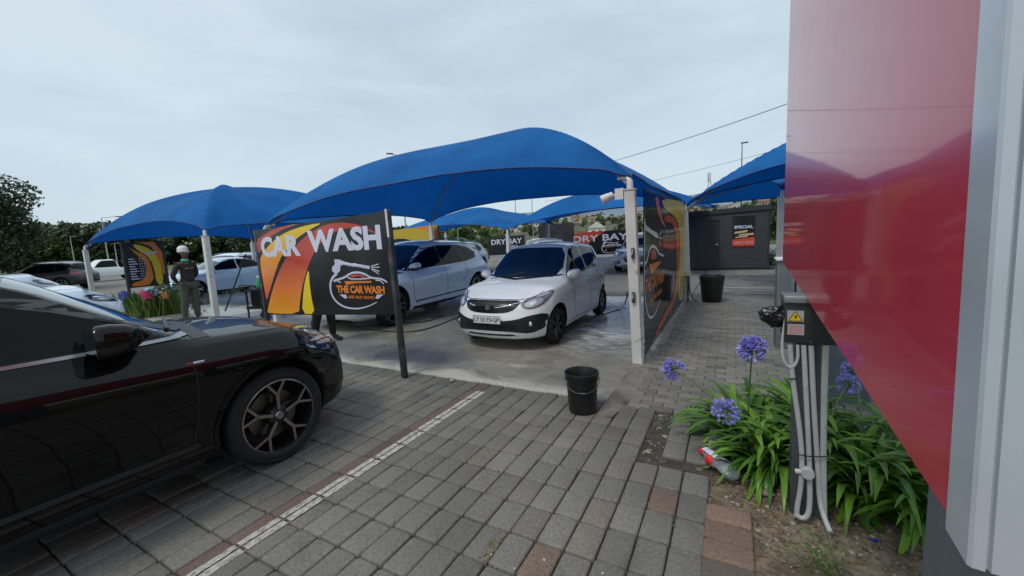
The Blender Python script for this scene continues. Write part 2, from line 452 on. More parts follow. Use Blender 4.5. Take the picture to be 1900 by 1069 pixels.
def plate(car, y, z, txt, m, plane='front'):
    h = car.hit(plane, 0, z); p = h[0]; sg = 1 if plane == 'front' else -1
    o = MB().box((0, p.y + sg * .022, z), (.46, .012, .12)).build('number_plate', M['plate'], car.root); bevel(o, .004, 1)
    fn = lambda u, v, d: (-sg * u, p.y + sg * (.028 + d), z + v)
    fr = MB()
    for a, b in (((-.225, -.055), (.225, -.055)), ((-.225, .055), (.225, .055)), ((-.225, -.055), (-.225, .055)), ((.225, -.055), (.225, .055))): flat(fr, stroke([a, b], .006), fn, .0012)
    fr.build('plate_border', M['trim'], o)
    if txt: text_obj('lettering', txt, fn, (-.205, -.032, .205, .032), M['trim'], o, .012, .0015, 1.0)
M['lamp_clear'] = mat('lamp_clear', (.24, .26, .29), .08, .35, 1, .0)
M['plate'] = mat('plate', (.68, .70, .72), .35)
# ---------------------------------------------------------------- small white hatchback (front 3/4 view, being washed)
def hatch(root):
    sp = dict(L=3.66, W=1.66, R=.285, axles=(1.13, -1.27), paint=M['paint_white'], wind=(.72, .12), tw=.175, rim=.70, arch=.05,
        top=[(-1.83, .88), (-1.80, 1.02), (-1.72, 1.20), (-1.5, 1.40), (-1.2, 1.475), (-.6, 1.515), (0, 1.50), (.12, 1.47), (.40, 1.28), (.80, .995), (.92, .955), (1.3, .90), (1.6, .83), (1.74, .77), (1.83, .70)],
        belt=[(-1.83, .86), (-1.5, .99), (-1.0, .985), (0, .93), (.8, .885), (1.3, .83), (1.65, .74), (1.83, .62)],
        hw=[(-1.83, .70), (-1.5, .79), (-1.0, .825), (0, .82), (1.0, .825), (1.4, .80), (1.65, .76), (1.83, .70)],
        sill=[(-1.83, .32), (-1.5, .24), (0, .20), (1.3, .20), (1.83, .20)],
        side=[(0, .945), (.12, .975), (.35, .985), (.55, 1.0), (.72, .995), (.86, .975), (1, .935)],
        nose=[(.15, -.06), (.3, .02), (.45, .03), (.58, .0), (.66, -.02), (.72, -.03), (.8, -.12), (.9, -.22)],
        tail=[(.2, -.03), (.45, .0), (.8, -.02), (1.2, -.08)], kF=.34, kR=.14, lF=.75, tumble=.28, crown=.06)
    c = Car(root, sp); d = c.decal
    d('windscreen', [(-.555, 1.405), (-.30, 1.43), (.30, 1.43), (.555, 1.405), (.665, 1.0), (.35, .975), (-.35, .975), (-.665, 1.0)], 'front', M['glass'], off=.008, g=.05, smooth=1)
    d('windscreen_frit', [(-.665, 1.005), (0, .965), (.665, 1.005), (.69, .985), (0, .945), (-.69, .985)], 'front', M['trim'], off=.003, smooth=0)
    # side glass
    for sx in (-1, 1):
        d('side_window', [(.56, .955), (.25, 1.22), (.03, 1.385), (-.30, 1.425), (-.40, 1.42), (-.34, .985)], 'side', M['glass_side'], sx, .004, smooth=0)
        d('side_window', [(-.47, 1.42), (-1.02, 1.385), (-1.20, 1.30), (-1.18, 1.02), (-.42, .99)], 'side', M['glass_side'], sx, .004, smooth=0)
        for pts in ([(.46, .90), (.44, .6), (.40, .34), (.30, .26)], [(-.40, .98), (-.42, .6), (-.43, .26)], [(-1.24, 1.2), (-1.2, .95), (-1.02, .66), (-.90, .50)]):
            c.line('door_seam', pts, .008, 'side', M['seam'], sx, .0015, smooth=1)
        c.line('sill_seam', [(.72, .255), (-.85, .255)], .008, 'side', M['seam'], sx, .0015)
        c.handle(-.26, .845, sx, sp['paint']); c.handle(-1.08, .865, sx, sp['paint'])
        d('indicator', [(.60, .76), (.56, .765), (.56, .745), (.60, .745)], 'side', M['amber'], sx, .005, smooth=0)
    # face
    d('upper_grille', [(-.46, .725), (-.25, .735), (.25, .735), (.46, .725), (.44, .66), (.36, .59), (.20, .562), (-.20, .562), (-.36, .59), (-.44, .66)], 'front', M['gloss_trim'], off=.004, g=.05, smooth=1)
    for k in range(4): c.line('grille_bar', [(-.36 + k * .015, .69 - k * .027), (.36 - k * .015, .69 - k * .027)], .006, 'front', M['trim'], off=.011, g=.04)
    for sx in (-1, 1):
        c.line('chrome_strip', [(sx * .06, .640), (sx * .25, .655), (sx * .44, .700), (sx * .56, .715)], .009, 'front', M['chrome'], off=.013, g=.03, smooth=1)
        hl = d('headlight', [(sx * .455, .685), (sx * .52, .745), (sx * .66, .80), (sx * .755, .84), (sx * .775, .81), (sx * .76, .72), (sx * .70, .64), (sx * .60, .605), (sx * .50, .63)], 'front', M['lamp_clear'], off=.006, g=.035, smooth=1)
        d('lens_inner', [(sx * .51, .685), (sx * .57, .735), (sx * .68, .745), (sx * .715, .70), (sx * .68, .655), (sx * .60, .63), (sx * .53, .645)], 'front', M['lamp_glass'], off=.012, g=.03, smooth=2, parent=hl)
        d('reflector', [(sx * .56, .69), (sx * .60, .715), (sx * .64, .70), (sx * .65, .67), (sx * .61, .652), (sx * .57, .662)], 'front', M['lamp_bright'], off=.018, g=.02, smooth=2, parent=hl)
        d('indicator_lens', [(sx * .60, .76), (sx * .73, .815), (sx * .745, .78), (sx * .64, .75)], 'front', M['lamp_bright'], off=.012, g=.03, smooth=1, parent=hl)
    d('lower_intake', [(-.75, .54), (-.60, .53), (-.42, .475), (-.2, .455), (.2, .455), (.42, .475), (.60, .53), (.75, .54), (.78, .44), (.75, .33), (.60, .268), (.38, .300), (.2, .31), (-.2, .31), (-.38, .300), (-.60, .268), (-.75, .33), (-.78, .44)], 'front', M['trim'], off=.004, g=.045, smooth=1)
    for k in range(3): c.line('intake_bar', [(-.42, .40 - k * .024), (.42, .40 - k * .024)], .008, 'front', M['gloss_trim'], off=.011)
    d('lower_slot', [(-.36, .262), (.36, .262), (.42, .235), (-.42, .235)], 'front', M['seam'], off=.003, smooth=0)
    for sx in (-1, 1):
        h = c.hit('front', sx * .60, .405)[0]
        f = MB().lathe([(.052, 0), (.052, .018), (.042, .022)], 24, 'y', (h.x, h.y - .012, h.z)).build('fog_lamp_housing', M['gloss_trim'], root, smooth=40)
        MB().lathe([(.036, .012), (.030, .022), (.0, .028)], 24, 'y', (h.x, h.y - .012, h.z)).build('fog_lamp', M['lamp_glass'], f, smooth=60)
    # badge on the grille: a slanted angular S
    h = c.hit('front', 0, .645)[0]; fn = lambda u, v, dd: (-u, h.y + .014 + dd, .645 + v)
    b = MB()
    for q in ([(-.045, .008), (.0, .045), (.045, .012), (.020, -.006), (.0, .010), (-.012, .0), (-.022, -.008)], [(.045, -.008), (.0, -.045), (-.045, -.012), (-.020, .006), (.0, -.010), (.012, .0), (.022, .008)]):
        b.prism(q, 0, .008, fn)
    b.build('badge', M['chrome'], root)
    plate(c, 1.8, .475, 'LY 03 FS\u2022GP', None)
    c.line('bonnet_seam', [(-.66, .83), (-.60, .76), (-.45, .735), (-.25, .745), (.25, .745), (.45, .735), (.60, .76), (.66, .83)], .007, 'front', M['seam'], off=.0012, smooth=1, g=.03)
    c.mirror(.50, 1.00, sp['paint'])
    c.wheels('seven', M['rim_dark'])
    # wipers, sticker, rear-view mirror, aerial
    for a, b_ in (((.55, .86), (-.05, .70)), ((.0, .86), (-.55, .72))):
        p = c.hit('top', a[0] * .95, a[1]); q = c.hit('top', b_[0], b_[1])
        MB().bar(p[0] + p[1] * .02, q[0] + q[1] * .012, .016, .012).build('wiper', M['trim'], root)
    d('licence_disc', [(-.54, 1.06), (-.49, 1.06), (-.46, 1.085), (-.46, 1.11), (-.49, 1.135), (-.54, 1.135), (-.57, 1.11), (-.57, 1.085)], 'front', M['letter'], off=.007, g=.03, smooth=0)
    d('mirror_seen_through_glass', [(-.10, 1.35), (.10, 1.35), (.10, 1.30), (-.10, 1.30)], 'front', M['dull_chrome'], off=.006, smooth=1).name = 'rear_view_mirror'
    MB().tube([(0, .02, 1.49), (0, -.03, 1.53)], [.006, .004], 6).build('aerial', M['trim'], root)
    return c

# ---------------------------------------------------------------- large SUV generator
def suv(root, paint, L=4.68, W=1.89, H=1.66, R_=.37, rims='y5', chrome=True, detail=True, rimface=None, far=False, hood=1.0, belt0=.0, ws=0, up=0, mir=(0, 0, 1.12)):
    hh = H / 1.66; a = L / 2
    sp = dict(L=L, W=W, R=R_, axles=(a - .90, -a + .92), paint=paint, wind=(a - 1.38 + ws * .6, a - 2.12 + ws), tw=.25, rim=.75, arch=.06,
        top=[(-a, .98), (-a + .05, 1.06), (-a + .30, 1.38 * hh), (-a + .55, 1.55 * hh), (-a + 1.1, 1.63 * hh), (-.2, 1.655 * hh), (a - 2.30 + ws, 1.63 * hh), (a - 2.12 + ws, 1.58 * hh), (a - 1.75 + ws, 1.37 * hh), (a - 1.33 + ws * .6, 1.10 + up), (a - 1.16 + ws * .4, 1.055 + up), (a - .7, 1.02 * hood), (a - .3, .95 * (hood * .5 + .5)), (a - .1, .88 * (hood * .3 + .7)), (a, .80)],
        belt=[(-a, .96), (-a + .5, 1.08 + belt0), (-a + 1.5, 1.06 + belt0), (0, 1.03 + belt0), (a - 1.3, .985 + belt0 * .7), (a - .7, .945 * hood), (a - .25, .86 * hood), (a, .70 * hood)],
        hw=[(-a, W / 2 - .14), (-a + .4, W / 2 - .04), (-a + 1.0, W / 2), (0, W / 2 - .01), (a - 1.2, W / 2), (a - .6, W / 2 - .03), (a, W / 2 - .16)],
        sill=[(-a, .42), (-a + .5, .30), (0, .25), (a - 1.3, .25), (a - .4, .24), (a, .27)],
        side=[(0, .945), (.10, .965), (.28, .97), (.45, .982), (.62, .995), (.74, 1.0), (.82, .999), (.845, .991), (.92, .952), (1, .902)],
        nose=[(.15, -.12), (.3, .0), (.45, .03), (.6, .02), (.75, -.01), (.85, -.08), (1.0, -.2)],
        tail=[(.3, -.05), (.55, .02), (.9, 0), (1.2, -.10)], kF=.40, kR=.16, lF=.85, tumble=.33, crown=.07, ksides=26)
    c = Car(root, sp); d = c.decal; w = W / 2
    d('windscreen', [(-w + .26, 1.50 * hh), (-.3, 1.555 * hh), (.3, 1.555 * hh), (w - .26, 1.50 * hh), (w - .13, 1.12 + up), (.4, 1.09 + up), (-.4, 1.09 + up), (-w + .13, 1.12 + up)], 'front', M['glass'], off=.004, g=.09, smooth=1)
    for sx in (-1, 1):
        yA = a - 1.47 + ws
        z0_ = 1.045 + up
        d('window_surround', [(yA + .03, z0_ + .02), (yA - .55, 1.375 * hh), (yA - .85, 1.475 * hh), (yA - 1.2, 1.515 * hh), (yA - 1.95, 1.505 * hh), (yA - 2.37, 1.44 * hh), (yA - 2.64, 1.30 * hh), (yA - 2.56, 1.19 + up * .5), (yA - 2.07, 1.115 + belt0), (yA - 1.15, 1.075 + belt0)], 'side', M['gloss_trim'], sx, .002, smooth=0)
        d('side_window', [(yA, z0_ + .03), (yA - .55, 1.355 * hh), (yA - .85, 1.455 * hh), (yA - 1.12, 1.495 * hh), (yA - 1.10, 1.09 + belt0)], 'side', M['glass_side'], sx, .004, smooth=0)
        d('side_window', [(yA - 1.18, 1.50 * hh), (yA - 1.9, 1.485 * hh), (yA - 2.0, 1.12 + belt0), (yA - 1.16, 1.09 + belt0)], 'side', M['glass_side'], sx, .004, smooth=0)
        d('quarter_window', [(yA - 1.97, 1.48 * hh), (yA - 2.35, 1.42 * hh), (yA - 2.62, 1.30 * hh), (yA - 2.55, 1.20), (yA - 2.07, 1.13 + belt0)], 'side', M['glass_side'], sx, .004, smooth=0)
        if chrome:
            c.line('window_chrome', [(yA + .06, z0_ + .01), (yA - 1.1, 1.07 + belt0), (yA - 2.1, 1.105 + belt0), (yA - 2.62, 1.18)], .018, 'side', M['dull_chrome'], sx, .008)
        for pts in ([(yA - .0 - ws * .6, 1.03 + up * .6), (yA + .03 - ws * .6, .8), (yA - .01 - ws * .6, .45), (yA - .10 - ws * .6, .34)], [(yA - 1.14, 1.06 + belt0), (yA - 1.16, .7), (yA - 1.16, .34)], [(yA - 2.03, 1.1), (yA - 1.98, .85), (yA - 1.75, .62)]):
            c.line('door_seam', pts, .009, 'side', M['seam'], sx, .0015, smooth=1)
        c.handle(yA - .95, .90, sx, paint, .2); c.handle(yA - 1.95, .93, sx, paint, .2)
        c.line('lower_trim', [(yA - .05, .40), (yA - 1.9, .43)], .03, 'side', M['trim'], sx, .006)
        d('sill_panel', [(a - 1.42, .30), (-a + 1.42, .30), (-a + 1.42, .235), (a - 1.42, .235)], 'side', M['trim'], sx, .004, smooth=0)
        # lamps
        hl = d('headlight', [(sx * (w - .44), .76 * hood), (sx * (w - .36), .83 * hood), (sx * (w - .18), .865 * hood), (sx * (w - .05), .875 * hood), (sx * (w - .05), .80 * hood), (sx * (w - .14), .73 * hood), (sx * (w - .36), .70 * hood)], 'front', M['lamp_dark'], off=.006, g=.04, smooth=1)
        d('reflector', [(sx * (w - .40), .765 * hood), (sx * (w - .32), .81 * hood), (sx * (w - .14), .835 * hood), (sx * (w - .14), .81 * hood), (sx * (w - .30), .785 * hood), (sx * (w - .36), .755 * hood)], 'front', M['lamp_bright'], off=.012, g=.03, smooth=1, parent=hl)
        if not far:
            sh = d('headlight', [(a - .16, .775 * hood), (a - .20, .845 * hood), (a - .40, .90 * hood), (a - .56, .925 * hood), (a - .50, .875 * hood), (a - .34, .80 * hood)], 'side', M['lamp_clear'], sx, .006, g=.03, smooth=1)
            d('reflector', [(a - .22, .815 * hood), (a - .38, .870 * hood), (a - .47, .89 * hood), (a - .40, .845 * hood), (a - .26, .80 * hood)], 'side', M['lamp_bright'], sx, .011, g=.03, smooth=1, parent=sh)
        d('lamp_module', [(sx * (w - .30), .77 * hood), (sx * (w - .16), .80 * hood), (sx * (w - .14), .775 * hood), (sx * (w - .28), .74 * hood)], 'front', M['lamp_glass'], off=.011, g=.03, smooth=1, parent=hl)
        d('air_inlet', [(sx * (w - .42), .55), (sx * (w - .12), .60), (sx * (w - .10), .42), (sx * (w - .36), .36)], 'front', M['trim'], off=.004, g=.05, smooth=1)
        tl = d('tail_light', [(sx * (w - .36), .93), (sx * (w - .36), 1.02), (sx * (w - .10), 1.06), (sx * (w - .08), .95)], 'rear', M['tail_red'], off=.006, g=.05, smooth=1)
        d('tail_light_side', [(-a + .06, .95), (-a + .32, 1.03), (-a + .30, .97), (-a + .06, .90)], 'side', M['tail_red'], sx, .006, smooth=0, parent=None)
        rl = MB().tube([(sx * (w - .30), a - 2.35, 1.60 * hh), (sx * (w - .285), a - 2.2 - .5, 1.665 * hh), (sx * (w - .285), -a + 1.2, 1.655 * hh), (sx * (w - .30), -a + .85, 1.585 * hh)], .017, 6).build('roof_rail', M['dull_chrome'] if chrome else M['trim'], root, smooth=60)
        # arch lips
        for y in sp['axles']:
            rr = R_ + .075
            arc = [(y + rr * math.cos(t), R_ + .01 + rr * math.sin(t)) for t in [R(-8 + 196 * k / 22) for k in range(23)]]
            c.line('arch_lip', arc, .045 if chrome is False else .03, 'side', M['trim'] if chrome is False else paint, sx, .007, rim=.012)
    d('grille', [(-.42, .76 * hood), (.42, .76 * hood), (.46, .64), (.34, .42), (-.34, .42), (-.46, .64)], 'front', M['gloss_trim'], off=.005, g=.06, smooth=1)
    for k in range(5): c.line('grille_bar', [(-.38 + .01 * k, .72 * hood - .055 * k), (.38 - .01 * k, .72 * hood - .055 * k)], .012, 'front', M['dull_chrome'], off=.012)
    d('skid_panel', [(-.6, .35), (.6, .35), (.5, .28), (-.5, .28)], 'front', M['chrome'] if chrome else M['trim'], off=.004, g=.06, smooth=1)
    d('rear_window', [(-w + .30, 1.50 * hh), (w - .30, 1.50 * hh), (w - .22, 1.16), (-w + .22, 1.16)], 'rear', M['glass_side'], off=.005, g=.08, smooth=1)
    d('rear_bumper', [(-w + .1, .58), (w - .1, .58), (w - .12, .42), (-w + .12, .42)], 'rear', M['trim'], off=.005, g=.08, smooth=1)
    # bonnet shut line
    c.line('bonnet_seam', [(-w + .17, a - 1.26), (-w + .15, a - .8), (-w + .30, a - .32), (0, a - .16), (w - .30, a - .32), (w - .15, a - .8), (w - .17, a - 1.26)], .008, 'top', M['seam'], off=.0012, smooth=2, g=.05)
    if not far:
        d('cowl', [(-w + .2, a - 1.23), (0, a - 1.10), (w - .2, a - 1.23), (w - .17, a - 1.34), (0, a - 1.24), (-w + .17, a - 1.34)], 'top', M['trim'], off=.004, smooth=0)
        for p_, q_ in (((-.62, a - 1.24), (.05, a - 1.36)), ((-.02, a - 1.20), (.62, a - 1.42))):
            p = c.hit('top', *p_); q = c.hit('top', *q_)
            MB().bar(p[0] + p[1] * .03, q[0] + q[1] * .015, .018, .016).build('wiper', M['trim'], root)
        for sx in (-1, 1):
            # mirror sail and A-pillar trim
            d('pillar_trim', [(yA + .03, z0_ + .03), (yA + .16, z0_ + .02), (yA - .26, 1.25 * hh), (yA - .36, 1.27 * hh)], 'side', M['gloss_trim'], sx, .006, smooth=0)
    c.mirror(a - 1.62 + mir[0], 1.13 + mir[1], paint, low=True, sc=mir[2])
    c.wheels(rims, rimface or M['rim_face'])
    return c

def sedan(root, paint, L=4.3, W=1.76, H=1.47, R_=.31):
    a = L / 2; w = W / 2
    sp = dict(L=L, W=W, R=R_, axles=(a - .85, -a + .85), paint=paint, wind=(a - 1.22, a - 1.95), tw=.2, rim=.7, arch=.05,
        top=[(-a, .93), (-a + .12, 1.0), (-a + .5, 1.03), (-a + 1.05, 1.30), (-a + 1.5, H - .02), (-.1, H), (a - 1.95, H - .05), (a - 1.6, 1.24), (a - 1.15, .99), (a - 1.0, .955), (a - .5, .88), (a - .12, .76), (a, .68)],
        belt=[(-a, .86), (-a + .7, .98), (0, .93), (a - 1.2, .89), (a - .6, .83), (a, .60)],
        hw=[(-a, w - .12), (-a + .5, w - .02), (0, w), (a - .8, w), (a, w - .16)], sill=[(-a, .32), (-a + .5, .23), (0, .20), (a, .2)],
        side=[(0, .95), (.3, .985), (.6, 1.0), (.85, .975), (1, .935)], nose=[(.2, -.04), (.45, .02), (.7, -.05), (.85, -.16)], tail=[(.3, -.03), (.8, 0), (1.1, -.03)], kF=.32, kR=.15, tumble=.36, crown=.06)
    c = Car(root, sp); d = c.decal
    d('windscreen', [(-w + .24, H - .12), (w - .24, H - .12), (w - .12, 1.02), (-w + .12, 1.02)], 'front', M['glass'], off=.004, g=.09, smooth=1)
    for sx in (-1, 1):
        yA = a - 1.35
        d('side_window', [(yA, .98), (yA - .52, 1.27), (yA - .86, H - .10), (yA - 1.05, H - .09), (yA - 1.05, .99)], 'side', M['glass_side'], sx, .004, smooth=0)
        d('side_window', [(yA - 1.11, H - .09), (yA - 1.6, H - .13), (yA - 1.98, 1.22), (yA - 2.0, 1.04), (yA - 1.11, .99)], 'side', M['glass_side'], sx, .004, smooth=0)
        for pts in ([(yA, .94), (yA + .02, .6), (yA - .06, .28)], [(yA - 1.08, .98), (yA - 1.1, .28)], [(yA - 2.0, 1.0), (yA - 1.75, .6)]): c.line('door_seam', pts, .008, 'side', M['seam'], sx, .0015, smooth=1)
        c.handle(yA - .9, .84, sx, paint); c.handle(yA - 1.8, .86, sx, paint)
        hl = d('headlight', [(sx * (w - .42), .66), (sx * (w - .2), .76), (sx * (w - .06), .80), (sx * (w - .08), .70), (sx * (w - .30), .60)], 'front', M['lamp_dark'], off=.006, g=.04, smooth=1)
        d('reflector', [(sx * (w - .36), .67), (sx * (w - .2), .73), (sx * (w - .15), .71), (sx * (w - .29), .635)], 'front', M['lamp_bright'], off=.011, g=.03, smooth=1, parent=hl)
        d('tail_light', [(sx * (w - .34), .80), (sx * (w - .34), .90), (sx * (w - .08), .92), (sx * (w - .08), .80)], 'rear', M['tail_red'], off=.006, g=.05, smooth=1)
    d('grille', [(-.4, .62), (.4, .62), (.45, .36), (-.45, .36)], 'front', M['gloss_trim'], off=.005, g=.06, smooth=1)
    d('rear_window', [(-w + .32, H - .1), (w - .32, H - .1), (w - .24, 1.08), (-w + .24, 1.08)], 'rear', M['glass_side'], off=.005, g=.08, smooth=1)
    c.mirror(a - 1.45, 1.02, paint); c.wheels('ten', M['rim_silver'])
    return c
# ================================================================ world, light, camera
SUN_EL, SUN_ROT = R(58), R(200)
def make_world():
    w = bpy.data.worlds.new('World'); S.world = w; w.use_nodes = True; N = w.node_tree.nodes; L = w.node_tree.links
    bg = N['Background']; bg.inputs['Strength'].default_value = .125
    sk = N.new('ShaderNodeTexSky'); sk.sky_type = 'NISHITA'; sk.sun_disc = False; sk.sun_elevation = SUN_EL; sk.sun_rotation = SUN_ROT; sk.dust_density = 3; sk.air_density = 1.2
    tc = N.new('ShaderNodeTexCoord'); mp = N.new('ShaderNodeMapping'); mp.inputs['Scale'].default_value = (1, 1, 3.6); mp.inputs['Rotation'].default_value = (0, 0, .6); L.new(tc.outputs['Generated'], mp.inputs[0])
    n1 = N.new('ShaderNodeTexNoise'); n1.inputs['Scale'].default_value = 1.9; n1.inputs['Detail'].default_value = 9; n1.inputs['Roughness'].default_value = .52; n1.inputs['Distortion'].default_value = .5; L.new(mp.outputs[0], n1.inputs['Vector'])
    cr = N.new('ShaderNodeValToRGB'); L.new(n1.outputs['Fac'], cr.inputs[0]); e = cr.color_ramp.elements
    e[0].position = .36; e[0].color = (3.7, 4.5, 5.15, 1); e[1].position = .64; e[1].color = (4.7, 5.45, 6.0, 1)
    # a paler band toward the horizon, as thin overcast has
    sp = N.new('ShaderNodeSeparateXYZ'); L.new(tc.outputs['Generated'], sp.inputs[0])
    mr = N.new('ShaderNodeMapRange'); mr.inputs[1].default_value = 0; mr.inputs[2].default_value = .35; mr.inputs[3].default_value = .5; mr.inputs[4].default_value = 0; L.new(sp.outputs[2], mr.inputs[0])
    m2 = N.new('ShaderNodeMix'); m2.data_type = 'RGBA'; L.new(mr.outputs[0], m2.inputs[0]); L.new(cr.outputs[0], m2.inputs[6]); m2.inputs[7].default_value = (4.6, 5.6, 6.4, 1)
    mx = N.new('ShaderNodeMix'); mx.data_type = 'RGBA'; mx.inputs[0].default_value = .9; L.new(sk.outputs[0], mx.inputs[6]); L.new(m2.outputs[2], mx.inputs[7])
    L.new(mx.outputs[2], bg.inputs['Color'])
make_world()
sl = bpy.data.lights.new('sun', 'SUN'); sl.energy = 1.25; sl.angle = R(16); sl.color = (1, .96, .9)
so = bpy.data.objects.new('sun', sl); COL.objects.link(so)
sd = Vector((math.sin(SUN_ROT) * math.cos(SUN_EL), math.cos(SUN_ROT) * math.cos(SUN_EL), math.sin(SUN_EL)))
so.rotation_euler = sd.to_track_quat('Z', 'Y').to_euler(); so.location = (0, 0, 30)
cd = bpy.data.cameras.new('camera'); co = bpy.data.objects.new('camera', cd); COL.objects.link(co); S.camera = co
cd.sensor_width = 36; cd.lens = 36 * F / 1900; cd.clip_start = .02; cd.clip_end = 6000
mm = Matrix((RX, -DN, -FW)).transposed().to_4x4(); mm.translation = CAM; co.matrix_world = mm
S.view_settings.view_transform = 'Standard'; S.view_settings.look = 'None'; S.view_settings.gamma = 1; S.view_settings.exposure = .22
try:
    S.cycles.max_bounces = 8; S.cycles.use_denoising = True
except Exception: pass

# ================================================================ ground
def ground_mat(name, cols, scale, rough=(.7, .95), bump=(40, .4, .01), patch=None, fine=60):
    m = bpy.data.materials.new(name); nt, N, L = nodes(m); b = N['Principled BSDF']; tc = N.new('ShaderNodeTexCoord')
    n1 = N.new('ShaderNodeTexNoise'); n1.inputs['Scale'].default_value = scale; n1.inputs['Detail'].default_value = 8; L.new(tc.outputs['Object'], n1.inputs['Vector'])
    cr = N.new('ShaderNodeValToRGB'); e = cr.color_ramp.elements; L.new(n1.outputs['Fac'], cr.inputs[0])
    e[0].position = .3; e[0].color = (*cols[0], 1); e[1].position = .7; e[1].color = (*cols[-1], 1)
    for i, c in enumerate(cols[1:-1]): q = e.new(.3 + .4 * (i + 1) / (len(cols) - 1)); q.color = (*c, 1)
    n2 = N.new('ShaderNodeTexNoise'); n2.inputs['Scale'].default_value = fine; n2.inputs['Detail'].default_value = 4; L.new(tc.outputs['Object'], n2.inputs['Vector'])
    mr = N.new('ShaderNodeMapRange'); mr.inputs[1].default_value = .3; mr.inputs[2].default_value = .7; mr.inputs[3].default_value = .75; mr.inputs[4].default_value = 1.25; L.new(n2.outputs['Fac'], mr.inputs[0])
    mx = N.new('ShaderNodeVectorMath'); mx.operation = 'SCALE'; L.new(cr.outputs[0], mx.inputs[0]); L.new(mr.outputs[0], mx.inputs['Scale']); L.new(mx.outputs[0], b.inputs['Base Color'])
    b.inputs['Roughness'].default_value = rough[1]
    bp = N.new('ShaderNodeBump'); bp.inputs['Strength'].default_value = bump[1]; bp.inputs['Distance'].default_value = bump[2]; n3 = N.new('ShaderNodeTexNoise'); n3.inputs['Scale'].default_value = bump[0]; n3.inputs['Detail'].default_value = 6
    L.new(tc.outputs['Object'], n3.inputs['Vector']); L.new(n3.outputs['Fac'], bp.inputs['Height']); L.new(bp.outputs[0], b.inputs['Normal'])
    return m
def sheet(name, x0, x1, y0, y1, z, m, poly=None):
    mb = MB(); pts = poly or [(x0, y0), (x1, y0), (x1, y1), (x0, y1)]
    flat(mb, pts, lambda u, v, d: (u, v, z), 0)
    return tag(mb.build(name, m), kind='structure')
M['grass'] = ground_mat('grass', [(.05, .075, .02), (.075, .11, .03), (.13, .14, .05)], .15, fine=4)
M['soil'] = ground_mat('soil', [(.085, .062, .040), (.16, .12, .078), (.23, .18, .12), (.10, .075, .05)], 3.5, bump=(22, 1.0, .06), fine=45)
M['lot'] = ground_mat('lot', [(.13, .125, .115), (.17, .16, .145), (.21, .195, .17)], .12, bump=(50, .3, .008), fine=30)
M['road'] = ground_mat('road', [(.12, .12, .125), (.16, .16, .165)], .2, bump=(50, .3, .008))
sheet('grass_ground', -1500, 1500, -600, 2500, -.06, M['grass'])
sheet('parking_lot', -70, 9, -30, 24, -.036, M['lot'])
def road_poly():
    a = [(-60, 24.0), (-20, 24.4), (0, 25), (12, 27), (60, 44)]
    return a + [(60, 62), (12, 43), (0, 40), (-20, 39), (-60, 38)]
sheet('road', 0, 0, 0, 0, -.03, M['road'], road_poly())
mk = MB(); M['marking'] = mat('marking', (.5, .5, .48), .6, nz=(20, .3))
for off in (1.2, 7.5, 13):
    pts = [(-60, 24.0 + off), (-20, 24.4 + off), (0, 25 + off), (12, 27 + off), (60, 44 + off * 1.2)]
    for a, b in zip(pts, pts[1:]): flat(mk, stroke([a, b], .14), lambda u, v, d: (u, v, -.026), 0)
tag(mk.build('road_markings', M['marking']), kind='structure')
mk = MB()
pts = [(-60, 38.0), (-20, 39), (0, 40), (12, 43), (60, 62)]
for a, b in zip(pts, pts[1:]): mk.bar((a[0], a[1] + .1, .0), (b[0], b[1] + .1, .0), .18, .2)
tag(mk.build('road_kerb', mat('kerb_pale', (.42, .41, .38), .8, nz=(4, .15))), kind='structure')
# soil under everything near the camera
sheet('soil_bed', -.62, 6, -3, 5.2, -.034, M['soil'])
sheet('bedding_sand', -22, -.12, -6, 3.9, -.024, mat('bedding', (.055, .050, .040), .95, bump=(80, .6, .01), nz=(20, .4), nz2=(2.2, (.05, .06, .018), .56, .68)))

